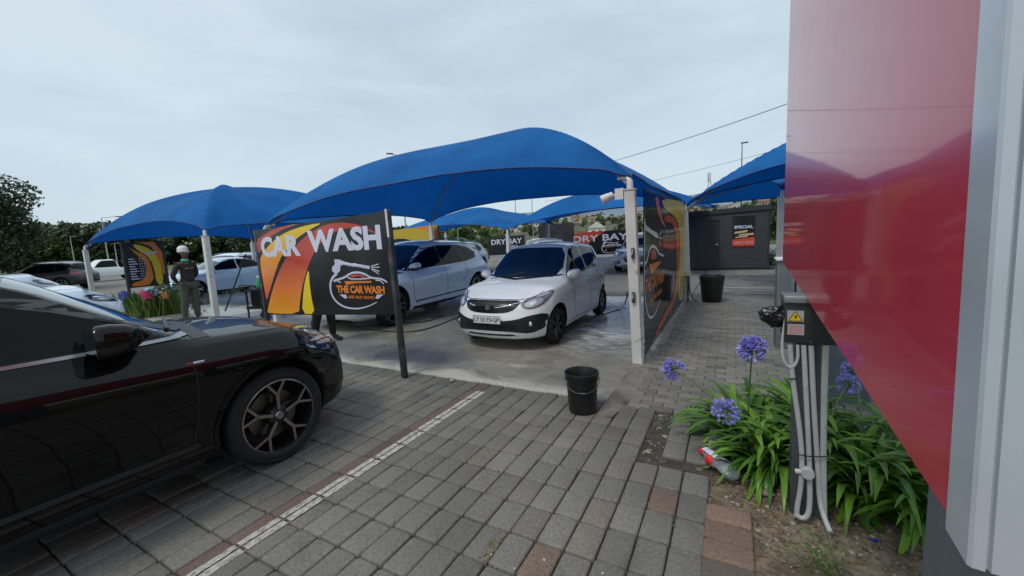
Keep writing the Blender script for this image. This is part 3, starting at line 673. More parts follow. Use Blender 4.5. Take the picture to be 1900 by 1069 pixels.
def paver_mat(name, tone=1.0):
    m = bpy.data.materials.new(name); nt, N, L = nodes(m); b = N['Principled BSDF']; tc = N.new('ShaderNodeTexCoord')
    at = N.new('ShaderNodeAttribute'); at.attribute_name = 'tone'
    n1 = N.new('ShaderNodeTexNoise'); n1.inputs['Scale'].default_value = 55; n1.inputs['Detail'].default_value = 6; n1.inputs['Roughness'].default_value = .7; L.new(tc.outputs['Object'], n1.inputs['Vector'])
    mr = N.new('ShaderNodeMapRange'); mr.inputs[1].default_value = .25; mr.inputs[2].default_value = .75; mr.inputs[3].default_value = .62; mr.inputs[4].default_value = 1.38; L.new(n1.outputs['Fac'], mr.inputs[0])
    n2 = N.new('ShaderNodeTexNoise'); n2.inputs['Scale'].default_value = 1.3; n2.inputs['Detail'].default_value = 5; L.new(tc.outputs['Object'], n2.inputs['Vector'])
    m2 = N.new('ShaderNodeMapRange'); m2.inputs[1].default_value = .3; m2.inputs[2].default_value = .7; m2.inputs[3].default_value = .78; m2.inputs[4].default_value = 1.15; L.new(n2.outputs['Fac'], m2.inputs[0])
    mu = N.new('ShaderNodeMath'); mu.operation = 'MULTIPLY'; L.new(mr.outputs[0], mu.inputs[0]); L.new(m2.outputs[0], mu.inputs[1])
    sc = N.new('ShaderNodeVectorMath'); sc.operation = 'SCALE'; L.new(at.outputs['Color'], sc.inputs[0]); L.new(mu.outputs[0], sc.inputs['Scale'])
    n6 = N.new('ShaderNodeTexNoise'); n6.inputs['Scale'].default_value = 2.1; n6.inputs['Detail'].default_value = 8; n6.inputs['Roughness'].default_value = .62; n6.inputs['Distortion'].default_value = .8; L.new(tc.outputs['Object'], n6.inputs['Vector'])
    m6 = N.new('ShaderNodeMapRange'); m6.inputs[1].default_value = .58; m6.inputs[2].default_value = .70; m6.inputs[3].default_value = 1; m6.inputs[4].default_value = .74; L.new(n6.outputs['Fac'], m6.inputs[0])
    mu2 = N.new('ShaderNodeMath'); mu2.operation = 'MULTIPLY'; L.new(mu.outputs[0], mu2.inputs[0]); L.new(m6.outputs[0], mu2.inputs[1]); L.new(mu2.outputs[0], sc.inputs['Scale'])
    # pale scuffs and specks
    n4 = N.new('ShaderNodeTexNoise'); n4.inputs['Scale'].default_value = 9; n4.inputs['Detail'].default_value = 9; n4.inputs['Roughness'].default_value = .8; L.new(tc.outputs['Object'], n4.inputs['Vector'])
    m4 = N.new('ShaderNodeMapRange'); m4.inputs[1].default_value = .66; m4.inputs[2].default_value = .80; m4.inputs[3].default_value = 0; m4.inputs[4].default_value = .55; L.new(n4.outputs['Fac'], m4.inputs[0])
    mx = N.new('ShaderNodeMix'); mx.data_type = 'RGBA'; L.new(m4.outputs[0], mx.inputs[0]); L.new(sc.outputs[0], mx.inputs[6]); mx.inputs[7].default_value = (.26, .26, .25, 1)
    L.new(mx.outputs[2], b.inputs['Base Color'])
    b.inputs['Roughness'].default_value = .72; b.inputs['Specular IOR Level'].default_value = .35
    n3 = N.new('ShaderNodeTexNoise'); n3.inputs['Scale'].default_value = 90; n3.inputs['Detail'].default_value = 5; L.new(tc.outputs['Object'], n3.inputs['Vector'])
    bp = N.new('ShaderNodeBump'); bp.inputs['Strength'].default_value = .55; bp.inputs['Distance'].default_value = .006; L.new(n3.outputs['Fac'], bp.inputs['Height'])
    n5 = N.new('ShaderNodeTexNoise'); n5.inputs['Scale'].default_value = 14; n5.inputs['Detail'].default_value = 3; L.new(tc.outputs['Object'], n5.inputs['Vector'])
    b2 = N.new('ShaderNodeBump'); b2.inputs['Strength'].default_value = .35; b2.inputs['Distance'].default_value = .02; L.new(n5.outputs['Fac'], b2.inputs['Height']); L.new(bp.outputs[0], b2.inputs['Normal'])
    L.new(b2.outputs[0], b.inputs['Normal'])
    return m
M['paver'] = paver_mat('paver')
class Pavers:
    def __init__(s): s.mb = MB(); s.tone = []
    def block(s, x0, x1, y0, y1, col, z=0, gap=.004, bev=.011, jit=.0040, rot=0, seg=2):
        cx, cy = (x0 + x1) / 2, (y0 + y1) / 2; hx, hy = (x1 - x0) / 2 - gap, (y1 - y0) / 2 - gap
        tx, ty = random.uniform(-1, 1) * .012, random.uniform(-1, 1) * .012; dz = random.uniform(-1, 1) * jit
        ca, sa = math.cos(rot), math.sin(rot); rings = []
        jx = [random.uniform(-.0018, .0018) for _ in range(8)]
        def pt(u, v, z_, k): u += jx[k % 8]; v += jx[(k + 3) % 8]; return (cx + u * ca - v * sa, cy + u * sa + v * ca, z + dz + z_ + tx * u + ty * v)
        for ins, zz, rc in ((0, -.035, .010), (.0, -bev, .010), (bev * .35, -bev * .3, .012), (bev * 1.1, 0, .014)):
            ring = []; k = 0
            for sx, sy in ((1, 1), (-1, 1), (-1, -1), (1, -1)):
                a, b = sx * (hx - ins), sy * (hy - ins)
                o = [(a, b - sy * rc), (a - sx * rc, b)] if sx * sy > 0 else [(a - sx * rc, b), (a, b - sy * rc)]
                for q in o: ring.append(s.mb.vv(pt(q[0], q[1], zz, k))); k += 1
            rings.append(ring)
        for a, b in zip(rings, rings[1:]): ring_faces(s.mb, a, b)
        s.mb.face(rings[-1]); s.tone += [col] * 32
    def done(s, name):
        me = s.mb.mesh(name, M['paver'], None, recalc=False)
        ca = me.color_attributes.new('tone', 'FLOAT_COLOR', 'POINT')
        for i, c in enumerate(s.tone): ca.data[i].color = (*c, 1)
        autosmooth(me, 180)
        return tag(link(name, me), kind='structure')
def grey():
    v = random.gauss(.166, .012); w = random.uniform(-.001, .003); return (v * 1.035 + w, v, v * .90 - w)
RED = (.150, .105, .088)
P = Pavers(); DX, DY, X0, Y0 = .1617, .2466, -.913, 2.031
specials = {(0, 0): 0}
for i in range(-118, 6):
    for j in range(-16, 8):
        x0 = X0 + (i) * DX; y0 = Y0 + j * DY
        if i >= 2 and y0 > 2.70: continue                      # open soil corner
        if i >= 5: continue
        if y0 > 3.72 or x0 < -20: continue
        y1 = y0 + DY
        if i >= 2: y0 += .02; y1 += .02
        c = grey()
        if x0 > -2.55 and x0 < -2.50: v = random.uniform(.8, 1.15); c = tuple(q * v * .95 for q in RED)
        if (i, j) in ((0, -2), (3, 1)): c = (.185, .135, .105)
        if y1 > 3.76: y1 = 3.74
        if random.random() < .02: c = (c[0] * 1.10, c[1] * 1.0, c[2] * .95)
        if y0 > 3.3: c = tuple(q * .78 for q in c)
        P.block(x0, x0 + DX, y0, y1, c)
# patch of pavers in the soil corner
for i in range(2):
    for j in range(3):
        P.block(-.432 + i * .158, -.432 + (i + 1) * .158, 2.945 + j * .25, 2.945 + (j + 1) * .25, grey(), rot=.01 * (i - j))
# header course of red-brown bricks
for k in range(26):
    y1 = 2.505 - k * .153; v = random.uniform(.75, 1.15); g = random.random()
    c = tuple(q * v for q in ((.20, .135, .10) if g > .25 else (.16, .13, .105)))
    P.block(-.118, .122, y1 - .153, y1, c, jit=.004, gap=.003)
P.done('cobble_pavers')
# interlocking pavers beside the wash bay
P = Pavers()
for j in range(0, 143):
    y0 = 3.72 + j * .102
    for i in range(-1, 18):
        x0 = -.86 + i * .205 + (.1025 if j % 2 else 0)
        x1 = x0 + .205
        if x1 > 2.6: continue
        x0 = max(x0, -.86)
        if x1 - x0 < .05: continue
        if x0 > -.13 and y0 < 3.98: continue
        v = random.uniform(.118, .165) * (.7 if random.random() < .06 else 1); v *= 1.22; P.block(x0, x1, y0, y0 + .102, (v * 1.05, v, v * .91), gap=.0025, bev=.005, jit=.0018)
P.done('interlocking_pavers')
sheet('paver_bedding', -.9, 2.7, 3.98, 18.5, -.022, bpy.data.materials['bedding'])
# bay lines painted on the pavers far behind
mk = MB()
for x0, x1, y in ((-.5, 2.4, 12.65), (.1, 2.4, 11.55), (-.7, 2.4, 14.9)): mk.box(((x0 + x1) / 2, y, .006), (x1 - x0, .07, .004))
tag(mk.build('bay_lines', M['marking']), kind='structure')
# worn white line over the cobbles
def worn_mat(name, col, lo, hi):
    m = bpy.data.materials.new(name); nt, N, L = nodes(m); b = N['Principled BSDF']; tc = N.new('ShaderNodeTexCoord')
    n1 = N.new('ShaderNodeTexNoise'); n1.inputs['Scale'].default_value = 26; n1.inputs['Detail'].default_value = 10; n1.inputs['Roughness'].default_value = .75; L.new(tc.outputs['Object'], n1.inputs['Vector'])
    mr = N.new('ShaderNodeMapRange'); mr.inputs[1].default_value = lo; mr.inputs[2].default_value = hi; L.new(n1.outputs['Fac'], mr.inputs[0])
    mx = N.new('ShaderNodeMix'); mx.data_type = 'RGBA'; L.new(mr.outputs[0], mx.inputs[0]); mx.inputs[6].default_value = (.15, .14, .13, 1); mx.inputs[7].default_value = (*col, 1); L.new(mx.outputs[2], b.inputs['Base Color']); b.inputs['Roughness'].default_value = .8
    bp = N.new('ShaderNodeBump'); bp.inputs['Strength'].default_value = .6; bp.inputs['Distance'].default_value = .005; L.new(n1.outputs['Fac'], bp.inputs['Height']); L.new(bp.outputs[0], b.inputs['Normal'])
    return m
pl = MB()
def strip(mb, x0, x1, y0, y1, z=.0045):
    n = 14; L_ = []; R_2 = []
    for k in range(n + 1):
        y = y0 + (y1 - y0) * k / n; L_.append((x0 + random.uniform(-.0022, .0022), y)); R_2.append((x1 + random.uniform(-.0022, .0022), y))
    for k in range(n):
        i = [mb.vv((*L_[k], z)), mb.vv((*R_2[k], z)), mb.vv((*R_2[k + 1], z)), mb.vv((*L_[k + 1], z))]; mb.face(i)
for j in range(-14, 8):
    y0 = Y0 + j * DY
    y1 = min(y0 + DY - .008, 3.52)
    if y0 + .008 < y1:
        strip(pl, -2.424, -2.379, y0 + .008, y1); strip(pl, -2.367, -2.314, y0 + .01, y1)
tag(pl.build('parking_line', worn_mat('worn_white', (.50, .49, .45), .34, .55), recalc=False), kind='structure')

# ---------------------------------------------------------------- wash slab of wet concrete
def slab_mat():
    m = bpy.data.materials.new('wet_concrete'); nt, N, L = nodes(m); b = N['Principled BSDF']; tc = N.new('ShaderNodeTexCoord')
    def nz(sc, det=6, rough=.55, dist=0, map_=None):
        n = N.new('ShaderNodeTexNoise'); n.inputs['Scale'].default_value = sc; n.inputs['Detail'].default_value = det; n.inputs['Roughness'].default_value = rough; n.inputs['Distortion'].default_value = dist
        if map_:
            mp = N.new('ShaderNodeMapping'); mp.inputs['Scale'].default_value = map_; L.new(tc.outputs['Object'], mp.inputs[0]); L.new(mp.outputs[0], n.inputs['Vector'])
        else: L.new(tc.outputs['Object'], n.inputs['Vector'])
        return n
    def mrg(src, a, b_, c=0, d=1):
        q = N.new('ShaderNodeMapRange'); q.inputs[1].default_value = a; q.inputs[2].default_value = b_; q.inputs[3].default_value = c; q.inputs[4].default_value = d; L.new(src, q.inputs[0]); return q.outputs[0]
    def mth(op, a, b_):
        q = N.new('ShaderNodeMath'); q.operation = op
        for i, s_ in enumerate((a, b_)):
            if isinstance(s_, (int, float)): q.inputs[i].default_value = s_
            else: L.new(s_, q.inputs[i])
        return q.outputs[0]
    sp = N.new('ShaderNodeSeparateXYZ'); L.new(tc.outputs['Object'], sp.inputs[0]); X, Y = sp.outputs[0], sp.outputs[1]
    a = nz(2.2, 8, .6, .6); cr = N.new('ShaderNodeValToRGB'); L.new(a.outputs['Fac'], cr.inputs[0]); e = cr.color_ramp.elements
    e[0].position = .28; e[0].color = (.15, .142, .112, 1); e[1].position = .74; e[1].color = (.28, .27, .235, 1); q = e.new(.5); q.color = (.215, .205, .17, 1)
    # wetness: everything except a drying band along the front edge and at the far left
    band = mth('ADD', mrg(Y, 3.55, 4.10), mth('MULTIPLY', mth('SUBTRACT', nz(1.6, 7, .6, .8, (1, 1.6, 1)).outputs['Fac'], .5), 2.3))
    left = mth('ADD', mrg(X, -5.6, -4.3), mth('MULTIPLY', mth('SUBTRACT', nz(2.3, 6, .6, .5).outputs['Fac'], .5), 1.6))
    far = mrg(Y, 4.4, 4.9)
    wet = mth('MINIMUM', 1, mth('MAXIMUM', mrg(band, .25, .75), 0)); wet2 = mth('MAXIMUM', mrg(left, .3, .7), far); wet = mth('MULTIPLY', wet, wet2)
    dry = N.new('ShaderNodeMix'); dry.data_type = 'RGBA'; L.new(wet, dry.inputs[0]); dry.inputs[6].default_value = (.37, .355, .32, 1); L.new(cr.outputs[0], dry.inputs[7])
    # soap foam streaks near the back right
    fo = nz(3.2, 9, .72, 1.4, (.8, 2.2, 1)); fm = mth('MULTIPLY', mrg(fo.outputs['Fac'], .47, .56), mth('MULTIPLY', mrg(Y, 4.9, 6.6), mrg(X, -2.7, -1.9)))
    fl = mth('MULTIPLY', mrg(nz(5, 8, .7, 1.2, (1, 1.8, 1)).outputs['Fac'], .50, .58), mth('MULTIPLY', mrg(Y, 7.2, 7.8), mrg(Y, 10.4, 9.4)))
    foam = mth('MINIMUM', 1, mth('ADD', fm, mth('MULTIPLY', fl, .8)))
    mx = N.new('ShaderNodeMix'); mx.data_type = 'RGBA'; L.new(foam, mx.inputs[0]); L.new(dry.outputs[2], mx.inputs[6]); mx.inputs[7].default_value = (.62, .67, .74, 1)
    g = nz(40, 6, .6); gs = N.new('ShaderNodeVectorMath'); gs.operation = 'SCALE'; L.new(mx.outputs[2], gs.inputs[0]); L.new(mrg(g.outputs['Fac'], .3, .7, .82, 1.18), gs.inputs['Scale']); L.new(gs.outputs[0], b.inputs['Base Color'])
    pud = mrg(nz(1.1, 5, .5, .4).outputs['Fac'], .36, .56, .12, .02)
    ro = N.new('ShaderNodeMix'); ro.data_type = 'FLOAT'; L.new(wet, ro.inputs[0]); ro.inputs[2].default_value = .8; L.new(pud, ro.inputs[3])
    r2 = N.new('ShaderNodeMix'); r2.data_type = 'FLOAT'; L.new(foam, r2.inputs[0]); L.new(ro.outputs[0], r2.inputs[2]); r2.inputs[3].default_value = .5
    L.new(r2.outputs[0], b.inputs['Roughness']); b.inputs['Specular IOR Level'].default_value = .75
    bp = N.new('ShaderNodeBump'); bp.inputs['Strength'].default_value = .22; bp.inputs['Distance'].default_value = .006; L.new(nz(12, 5, .5).outputs['Fac'], bp.inputs['Height'])
    b2 = N.new('ShaderNodeBump'); b2.inputs['Strength'].default_value = .25; b2.inputs['Distance'].default_value = .004; L.new(g.outputs['Fac'], b2.inputs['Height']); L.new(bp.outputs[0], b2.inputs['Normal']); L.new(b2.outputs[0], b.inputs['Normal'])
    return m
M['slab'] = slab_mat()
mb = MB(); N_ = 60
# slab top with an uneven, slightly broken front and right lip
xs = [-19.5 + (18.46) * k / 90 for k in range(91)]
fr = [(x, 3.77 + .012 * math.sin(x * 7.3) + .010 * math.sin(x * 17.7 + 1)) for x in xs]
top = [mb.vv((x, y, .030)) for x, y in fr]; lip = [mb.vv((x, y - .03, .012)) for x, y in fr]; low = [mb.vv((x, y - .035, -.03)) for x, y in fr]; back = [mb.vv((x, 10.45, .030)) for x in xs]
for k in range(90): mb.face((low[k], low[k + 1], lip[k + 1], lip[k])); mb.face((lip[k], lip[k + 1], top[k + 1], top[k])); mb.face((top[k], top[k + 1], back[k + 1], back[k]))
tag(mb.build('wash_slab', M['slab'], smooth=60), kind='structure')
# sloped concrete edge strip along the right side, and its rough toe at the corner
M['edge_concrete'] = mat('edge_concrete', (.20, .185, .16), .75, nz=(6, .3), nz2=(3, (.07, .06, .05), .5, .65), bump=(25, .7, .012))
mb = MB(); n = 60; rows = []
for k in range(n + 1):
    y = 3.40 + (10.4 - 3.4) * k / n; w = .012 * math.sin(y * 5.1) + .01 * math.sin(y * 13)
    xr = -.83 + w - (.10 * (1 - sstep(3.4, 3.8, y)))
    z0 = .034 * sstep(3.40, 3.72, y)
    rows.append([mb.vv((-1.045 - .02 * (1 - sstep(3.4, 3.8, y)), y, z0)), mb.vv((-.985, y, z0 + .004)), mb.vv((-.90 + w, y, .012)), mb.vv((xr, y, -.012))])
for a, b in zip(rows, rows[1:]):
    for q in range(3): mb.face((a[q], a[q + 1], b[q + 1], b[q]))
tag(mb.build('slab_edge_strip', M['edge_concrete'], smooth=60), kind='structure')
# pale kerb in front of the flower bed
mb = MB()
for k in range(2): mb.box((-.085 + .008 * k, 3.05 + k * .5 + .25, .02), (.09, .485, .12))
for k in range(4): mb.box((.2 + k * .5, 3.93, .0), (.485, .09, .09))
k_ = tag(mb.build('bed_kerb', mat('kerb_stone', (.30, .285, .25), .85, nz=(8, .25), bump=(30, .5, .01))), kind='structure'); bevel(k_, .012)
# gravel and litter on the soil
mb = MB()
def stone(mb, x, y, z, r):
    bm = bmesh.new(); bmesh.ops.create_icosphere(bm, subdivisions=1, radius=r); q = len(mb.v); sx, sy, sz = random.uniform(.7, 1.3), random.uniform(.7, 1.3), random.uniform(.4, .8); a = random.random() * 6.3
    for v in bm.verts:
        c = v.co * random.uniform(.85, 1.15); mb.v.append((x + (c.x * sx * math.cos(a) - c.y * sy * math.sin(a)), y + (c.x * sx * math.sin(a) + c.y * sy * math.cos(a)), z + c.z * sz))
    for f in bm.faces: mb.f.append(tuple(q + v.index for v in f.verts)); mb.m.append(mb.mi)
    bm.free()
for k in range(4600):
    x = random.uniform(-.58, 1.3) if random.random() < .8 else random.uniform(-.6, -.4); y = random.uniform(1.7, 3.9)
    if x < .13 and y < 2.52: continue
    if x < -.11 and y < 2.80: continue
    if -.44 < x < -.1 and y > 2.93: continue
    if x < -.1 and y > 3.7: continue
    mb.mi = random.choice((0, 0, 0, 1, 1, 2, 2, 3)); stone(mb, x, y, -.03, random.choice((.004, .006, .008, .010, .012, .015)) * (1.9 if random.random() < .03 else 1))
tag(mb.build('gravel', [mat('stone_a', (.16, .13, .10), .85), mat('stone_b', (.30, .26, .21), .85), mat('stone_c', (.09, .075, .06), .85), mat('dry_leaf', (.17, .10, .045), .9)], smooth=60), kind='stuff')
mb = MB()
for k in range(240):   # moss, leaf bits and grit caught in the joints
    x = random.uniform(-3.4, -.1); i = round((x - X0) / DX); x = X0 + i * DX + random.uniform(-.006, .006); y = random.uniform(.4, 3.4)
    if random.random() < .5: y = Y0 + round((y - Y0) / DY) * DY + random.uniform(-.006, .006); x += random.uniform(-.07, .07)
    mb.mi = random.choice((0, 0, 1, 2)); stone(mb, x, y, -.002, random.uniform(.002, .006))
for px, py in ((912, 1030), (955, 1056), (1118, 1065), (700, 700), (755, 706), (838, 706), (1183, 758), (1010, 1040)):
    q = atZ(px, py); mb.mi = 3; stone(mb, q.x, q.y, .004, .007)
for px, py in ((900, 1035), (915, 1015), (930, 1000)):
    q = atZ(px, py)
    for _ in range(14): mb.mi = 0; stone(mb, q.x + random.gauss(0, .02), q.y + random.gauss(0, .02), 0, random.uniform(.003, .007))
tag(mb.build('joint_debris', [mat('moss', (.16, .14, .035), .9), mat('leaf_bit', (.16, .06, .03), .9), mat('grit', (.3, .28, .25), .9), mat('pale_bit', (.55, .52, .45), .8)], smooth=60), kind='stuff')
# ================================================================ shade canopies
def fabric():
    m = bpy.data.materials.new('blue_shade_cloth'); nt, N, L = nodes(m); b = N['Principled BSDF']; b.inputs['Roughness'].default_value = .7; b.inputs['Specular IOR Level'].default_value = .18
    b.inputs['Sheen Weight'].default_value = 0; b.inputs['Sheen Tint'].default_value = (.5, .7, 1, 1)
    tc = N.new('ShaderNodeTexCoord'); n = N.new('ShaderNodeTexNoise'); n.inputs['Scale'].default_value = .9; n.inputs['Detail'].default_value = 6; L.new(tc.outputs['Object'], n.inputs['Vector'])
    cr = N.new('ShaderNodeValToRGB'); L.new(n.outputs['Fac'], cr.inputs[0]); e = cr.color_ramp.elements; e[0].position = .3; e[0].color = (.003, .098, .32, 1); e[1].position = .7; e[1].color = (.008, .16, .46, 1); L.new(cr.outputs[0], b.inputs['Base Color'])
    tr = N.new('ShaderNodeBsdfTranslucent'); tr.inputs['Color'].default_value = (.0, .10, .46, 1)
    ms = N.new('ShaderNodeMixShader'); ms.inputs[0].default_value = .27; L.new(b.outputs[0], ms.inputs[1]); L.new(tr.outputs[0], ms.inputs[2]); L.new(ms.outputs[0], N['Material Output'].inputs[0])
    w = N.new('ShaderNodeTexWave'); w.inputs['Scale'].default_value = 60; w.inputs['Distortion'].default_value = .3; L.new(tc.outputs['Object'], w.inputs['Vector'])
    n2 = N.new('ShaderNodeTexNoise'); n2.inputs['Scale'].default_value = 2.2; n2.inputs['Detail'].default_value = 3; L.new(tc.outputs['Object'], n2.inputs['Vector'])
    bp = N.new('ShaderNodeBump'); bp.inputs['Strength'].default_value = .35; bp.inputs['Distance'].default_value = .05; L.new(n2.outputs['Fac'], bp.inputs['Height']); L.new(bp.outputs[0], b.inputs['Normal'])
    return m
M['cloth_blue'] = fabric()
M['hem'] = mat('hem', (.004, .03, .16), .7)
def canopy(label, C, apex, E=.38, I=.09, ppow=2.3, peak=.55, pr=.42, group='blue shade canopies over the wash bays', posts=(0, 1, 2, 3), pbase=0, sag=.10, Es=.18, et=2.8, rod=(2,), post_mat=None, round_=False, pw=.12, lean=(0, 0)):
    """C: corners (front-left, front-right, back-right, back-left); apex (x,y,z)"""
    root = empty('shade_canopy', (0, 0, 0), 0, label, 'canopy', group)
    C = [Vector(c) for c in C]; ap = Vector(apex); cen = sum(C, Vector()) / 4; H = ap.z - cen.z
    def P(u, v):
        a = max(abs(u), abs(v)); 
        k = 1 - I * (1 - (v / a) ** 2 if abs(u) >= abs(v) and a > 0 else (1 - (u / a) ** 2 if a > 0 else 0)) * a
        uu, vv = u * k, v * k
        p = (C[0] * (1 - uu) * (1 - vv) + C[1] * (1 + uu) * (1 - vv) + C[2] * (1 + uu) * (1 + vv) + C[3] * (1 - uu) * (1 + vv)) / 4
        sh = (1 - a) ** 1.2; p.x += (ap.x - cen.x) * sh; p.y += (ap.y - cen.y) * sh
        t = (min(abs(u), abs(v)) / a) if a > 0 else 0
        zr = (H - peak) * (1 - a ** ppow) + (peak * (.5 + .5 * math.cos(math.pi * min(1, a / pr))) if a < pr and peak > 0 else 0)
        edge = (Es if Es is not None and abs(u) > abs(v) else E) * (1 - t ** et) * a ** 3
        fo = (abs(u) * abs(v)) ** 7; an = math.atan2(1.03 - abs(u), 1.03 - abs(v)); p.z += .022 * fo * (1 - fo) * 4 * math.sin(11 * an) + .006 * math.sin(9 * u + 3 * v) * math.sin(7 * v - 2 * u)
        p.z += zr + edge - sag * (1 - t * t) * 4 * a * (1 - a)
        return p
    n = 64; mb = MB(); G = [[mb.vv(P(-1 + 2 * i / n, -1 + 2 * j / n)) for i in range(n + 1)] for j in range(n + 1)]
    for j in range(n):
        for i in range(n): mb.face((G[j][i], G[j][i + 1], G[j + 1][i + 1], G[j + 1][i]))
    cl = mb.build('cloth', M['cloth_blue'], root, smooth=175, recalc=False)
    # hem with cable
    hm = MB(); loop = [P(-1 + 2 * i / n, -1) for i in range(n)] + [P(1, -1 + 2 * i / n) for i in range(n)] + [P(1 - 2 * i / n, 1) for i in range(n)] + [P(-1, 1 - 2 * i / n) for i in range(n)]
    for q in range(4): hm.tube((loop + loop[:1])[q * n:(q + 1) * n + 1], .014, 6)
    hm.build('hem', M['hem'], cl, smooth=60)
    # arched ribs under the diagonals
    for d in ((1, 1), (-1, 1)):
        rb = MB(); rb.tube([P(d[0] * a, d[1] * a) - Vector((0, 0, .12)) for a in [-1 + 2 * k / 36 for k in range(37)]], .022, 8); rb.build('rib', M['steel_rib'], root, smooth=60)
    for k in posts:
        c = C[k]; z1 = c.z - .16; pb = MB(); pm = post_mat or M['white_paint']
        gz = pbase; lx, ly = lean
        if round_: pb.tube([(c.x + lx, c.y + ly, gz), (c.x, c.y, z1)], .085, 20)
        else: pb.bar((c.x + lx, c.y + ly, gz), (c.x, c.y, z1), pw)
        po = pb.build('post', pm, root, smooth=40)
        if not round_: bevel(po, .008)
        inw = (cen - c); inw.z = 0; inw.normalize()
        br = MB().tube([(c.x, c.y, z1 - .02), (c.x, c.y, z1 + .10), tuple(c + inw * .03 - Vector((0, 0, .01))), tuple(c + inw * .20 + Vector((0, 0, .005)))], [.04, .035, .026, .022], 10)
        br.box((c.x, c.y, z1 + .004), (pw + .02, pw + .02, .012)); br.build('bracket', pm, po, smooth=40)
    return root, P
M['steel_rib'] = mat('steel_rib', (.22, .24, .27), .45, .4)
canopy('large blue shade canopy over the wet slab and the small white hatchback',
    [(-8.44, 4.95, 2.17), (-1.07, 4.98, 2.30), (-.95, 10.16, 2.25), (-8.40, 10.16, 2.32)], (-4.44, 7.37, 3.636), E=.42, Es=.18, et=3.2, ppow=2.51, peak=0, sag=.036, I=.07, posts=(1, 2, 0, 3), lean=(.07, 0))
canopy('blue shade canopy on white posts at the left, over the light blue parked car',
    [(-18.45, 4.95, 2.13), (-10.85, 4.95, 2.22), (-10.8, 10.16, 2.26), (-18.4, 10.16, 2.22)], (-13.50, 7.08, 3.656), E=.42, I=.07, peak=0, ppow=2.72, sag=.183)
canopy('far blue shade canopy left of the twin-armed white post, behind the white SUV',
    [(-15.2, 15, 2.10), (-8.32, 15, 2.06), (-8.2, 20.2, 2.30), (-15.6, 20.2, 2.36)], (-11.3, 17.5, 3.35), E=.36, I=.07, peak=.2, posts=(0, 1, 3), post_mat=M['white_paint2'])
canopy('far blue shade canopy above the small white hatchback roof, with the dark panel under it',
    [(-8.14, 15, 2.10), (-.6, 15, 2.35), (-.6, 20.2, 2.6), (-8.7, 20.2, 2.50)], (-4.6, 17.5, 3.78), E=.36, I=.07, peak=.2, posts=(3,), post_mat=M['white_paint2'])
canopy('blue shade canopy rising to the right toward the red sign',
    [(3.2, 6.2, 2.30), (8.4, 8.6, 2.35), (6.0, 12.5, 2.42), (-.83, 10.2, 2.31)], (3.75, 9.6, 3.78), E=.40, Es=.42, I=.07, peak=0, ppow=2.5, sag=.05, posts=(0, 1, 2), post_mat=M['white_paint2'])
canopy('low blue shade canopy on the round grey post in front of the dark cabin',
    [(.93, 10.42, 2.40), (7.0, 12.4, 2.4), (5.4, 17.0, 2.5), (-1.35, 14.2, 2.42)], (2.6, 13.2, 3.75), E=.06, Es=.42, et=3.5, I=.08, posts=(0, 1, 2), round_=True, pw=.16, post_mat=M['white_paint2'])
# ================================================================ cars in place
def place(fn, name, loc, rz, label, cat, group=None, **kw):
    r = empty(name, (0, 0, 0), 0, label, cat, group); c = fn(r, **kw); r.location = loc; r.rotation_euler = (0, 0, rz); return r
hb = place(lambda r: hatch(r), 'hatchback', (-3.07, 6.68, .03), R(180), 'small white hatchback with chrome grille strip standing wet under the big canopy', 'car')
bs = place(lambda r, **k: suv(r, **k), 'sport_utility_car', (-3.93, .285, 0), 0, 'black sport utility car parked in the left foreground beside the white line', 'car', paint=M['paint_black'], H=1.66, hood=1.04, ws=.08, up=.04, belt0=.06, mir=(-.16, .045, 1.25))
def_badge = None
# small red and white badge on the front wing
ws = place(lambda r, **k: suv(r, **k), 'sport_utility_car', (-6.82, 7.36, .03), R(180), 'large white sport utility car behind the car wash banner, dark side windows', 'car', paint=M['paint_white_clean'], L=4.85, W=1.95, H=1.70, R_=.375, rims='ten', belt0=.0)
# wing badge: short red and white bar
for o_ in bs.children:
    if o_.name.startswith('body'): bvh_body = o_
bm = bmesh.new(); bm.from_mesh(bvh_body.data); tr_ = BVHTree.FromBMesh(bm); bm.free()
for nm_, y_, w_, m_ in (('badge', .905, .035, M['tail_red']), ('badge', .955, .06, M['letter'])):
    h_ = tr_.ray_cast(Vector((3, y_, .94)), Vector((-1, 0, 0)))[0]
    bevel(MB().box((h_.x + .003, y_, .94), (.006, w_, .013), Matrix.Rotation(-.03, 3, 'X')).build(nm_, m_, bs), .002, 1)
# ================================================================ printed banners and signs
SIG = dict(
 redtl=[(-0.04,1.796),(0.299,1.905),(0.664,1.972),(1.024,1.975),(0.77,1.94),(0.44,1.863),(0.176,1.75),(0.0,1.575)],
 yel=[(1.533,1.968),(1.256,1.961),(0.932,1.922),(0.641,1.853),(0.323,1.727),(0.08,1.591),(0.0,1.501),(0.0,1.316),(0.031,1.056),(0.049,0.869),(0.188,1.058),(0.353,1.278),(0.546,1.508),(0.715,1.643),(0.902,1.755),(1.106,1.846),(1.326,1.916)],
 red=[(2.647,1.722),(2.455,1.814),(2.255,1.889),(2.042,1.936),(1.794,1.954),(1.553,1.935),(1.319,1.876),(1.095,1.781),(0.853,1.638),(0.625,1.471),(0.406,1.242),(0.207,1.003),(0.05,0.736),(0.045,0.69),(0.825,0.712),(0.885,0.893),(0.977,1.104),(1.09,1.293),(1.229,1.493),(1.383,1.654),(1.549,1.76),(1.753,1.837),(1.966,1.872),(2.187,1.867),(2.413,1.806)],
 yel2=[(1.174,1.369),(1.081,1.242),(0.992,1.035),(0.903,0.722),(1.21,0.735),(1.175,0.936),(1.159,1.158)])
M['flame_o'] = gradmat('print_flame_orange', [(0, (.62, .055, .02)), (.35, (.80, .20, .02)), (.62, (.84, .33, .02)), (1, (.84, .62, .015))], 2, .85, 1.95)
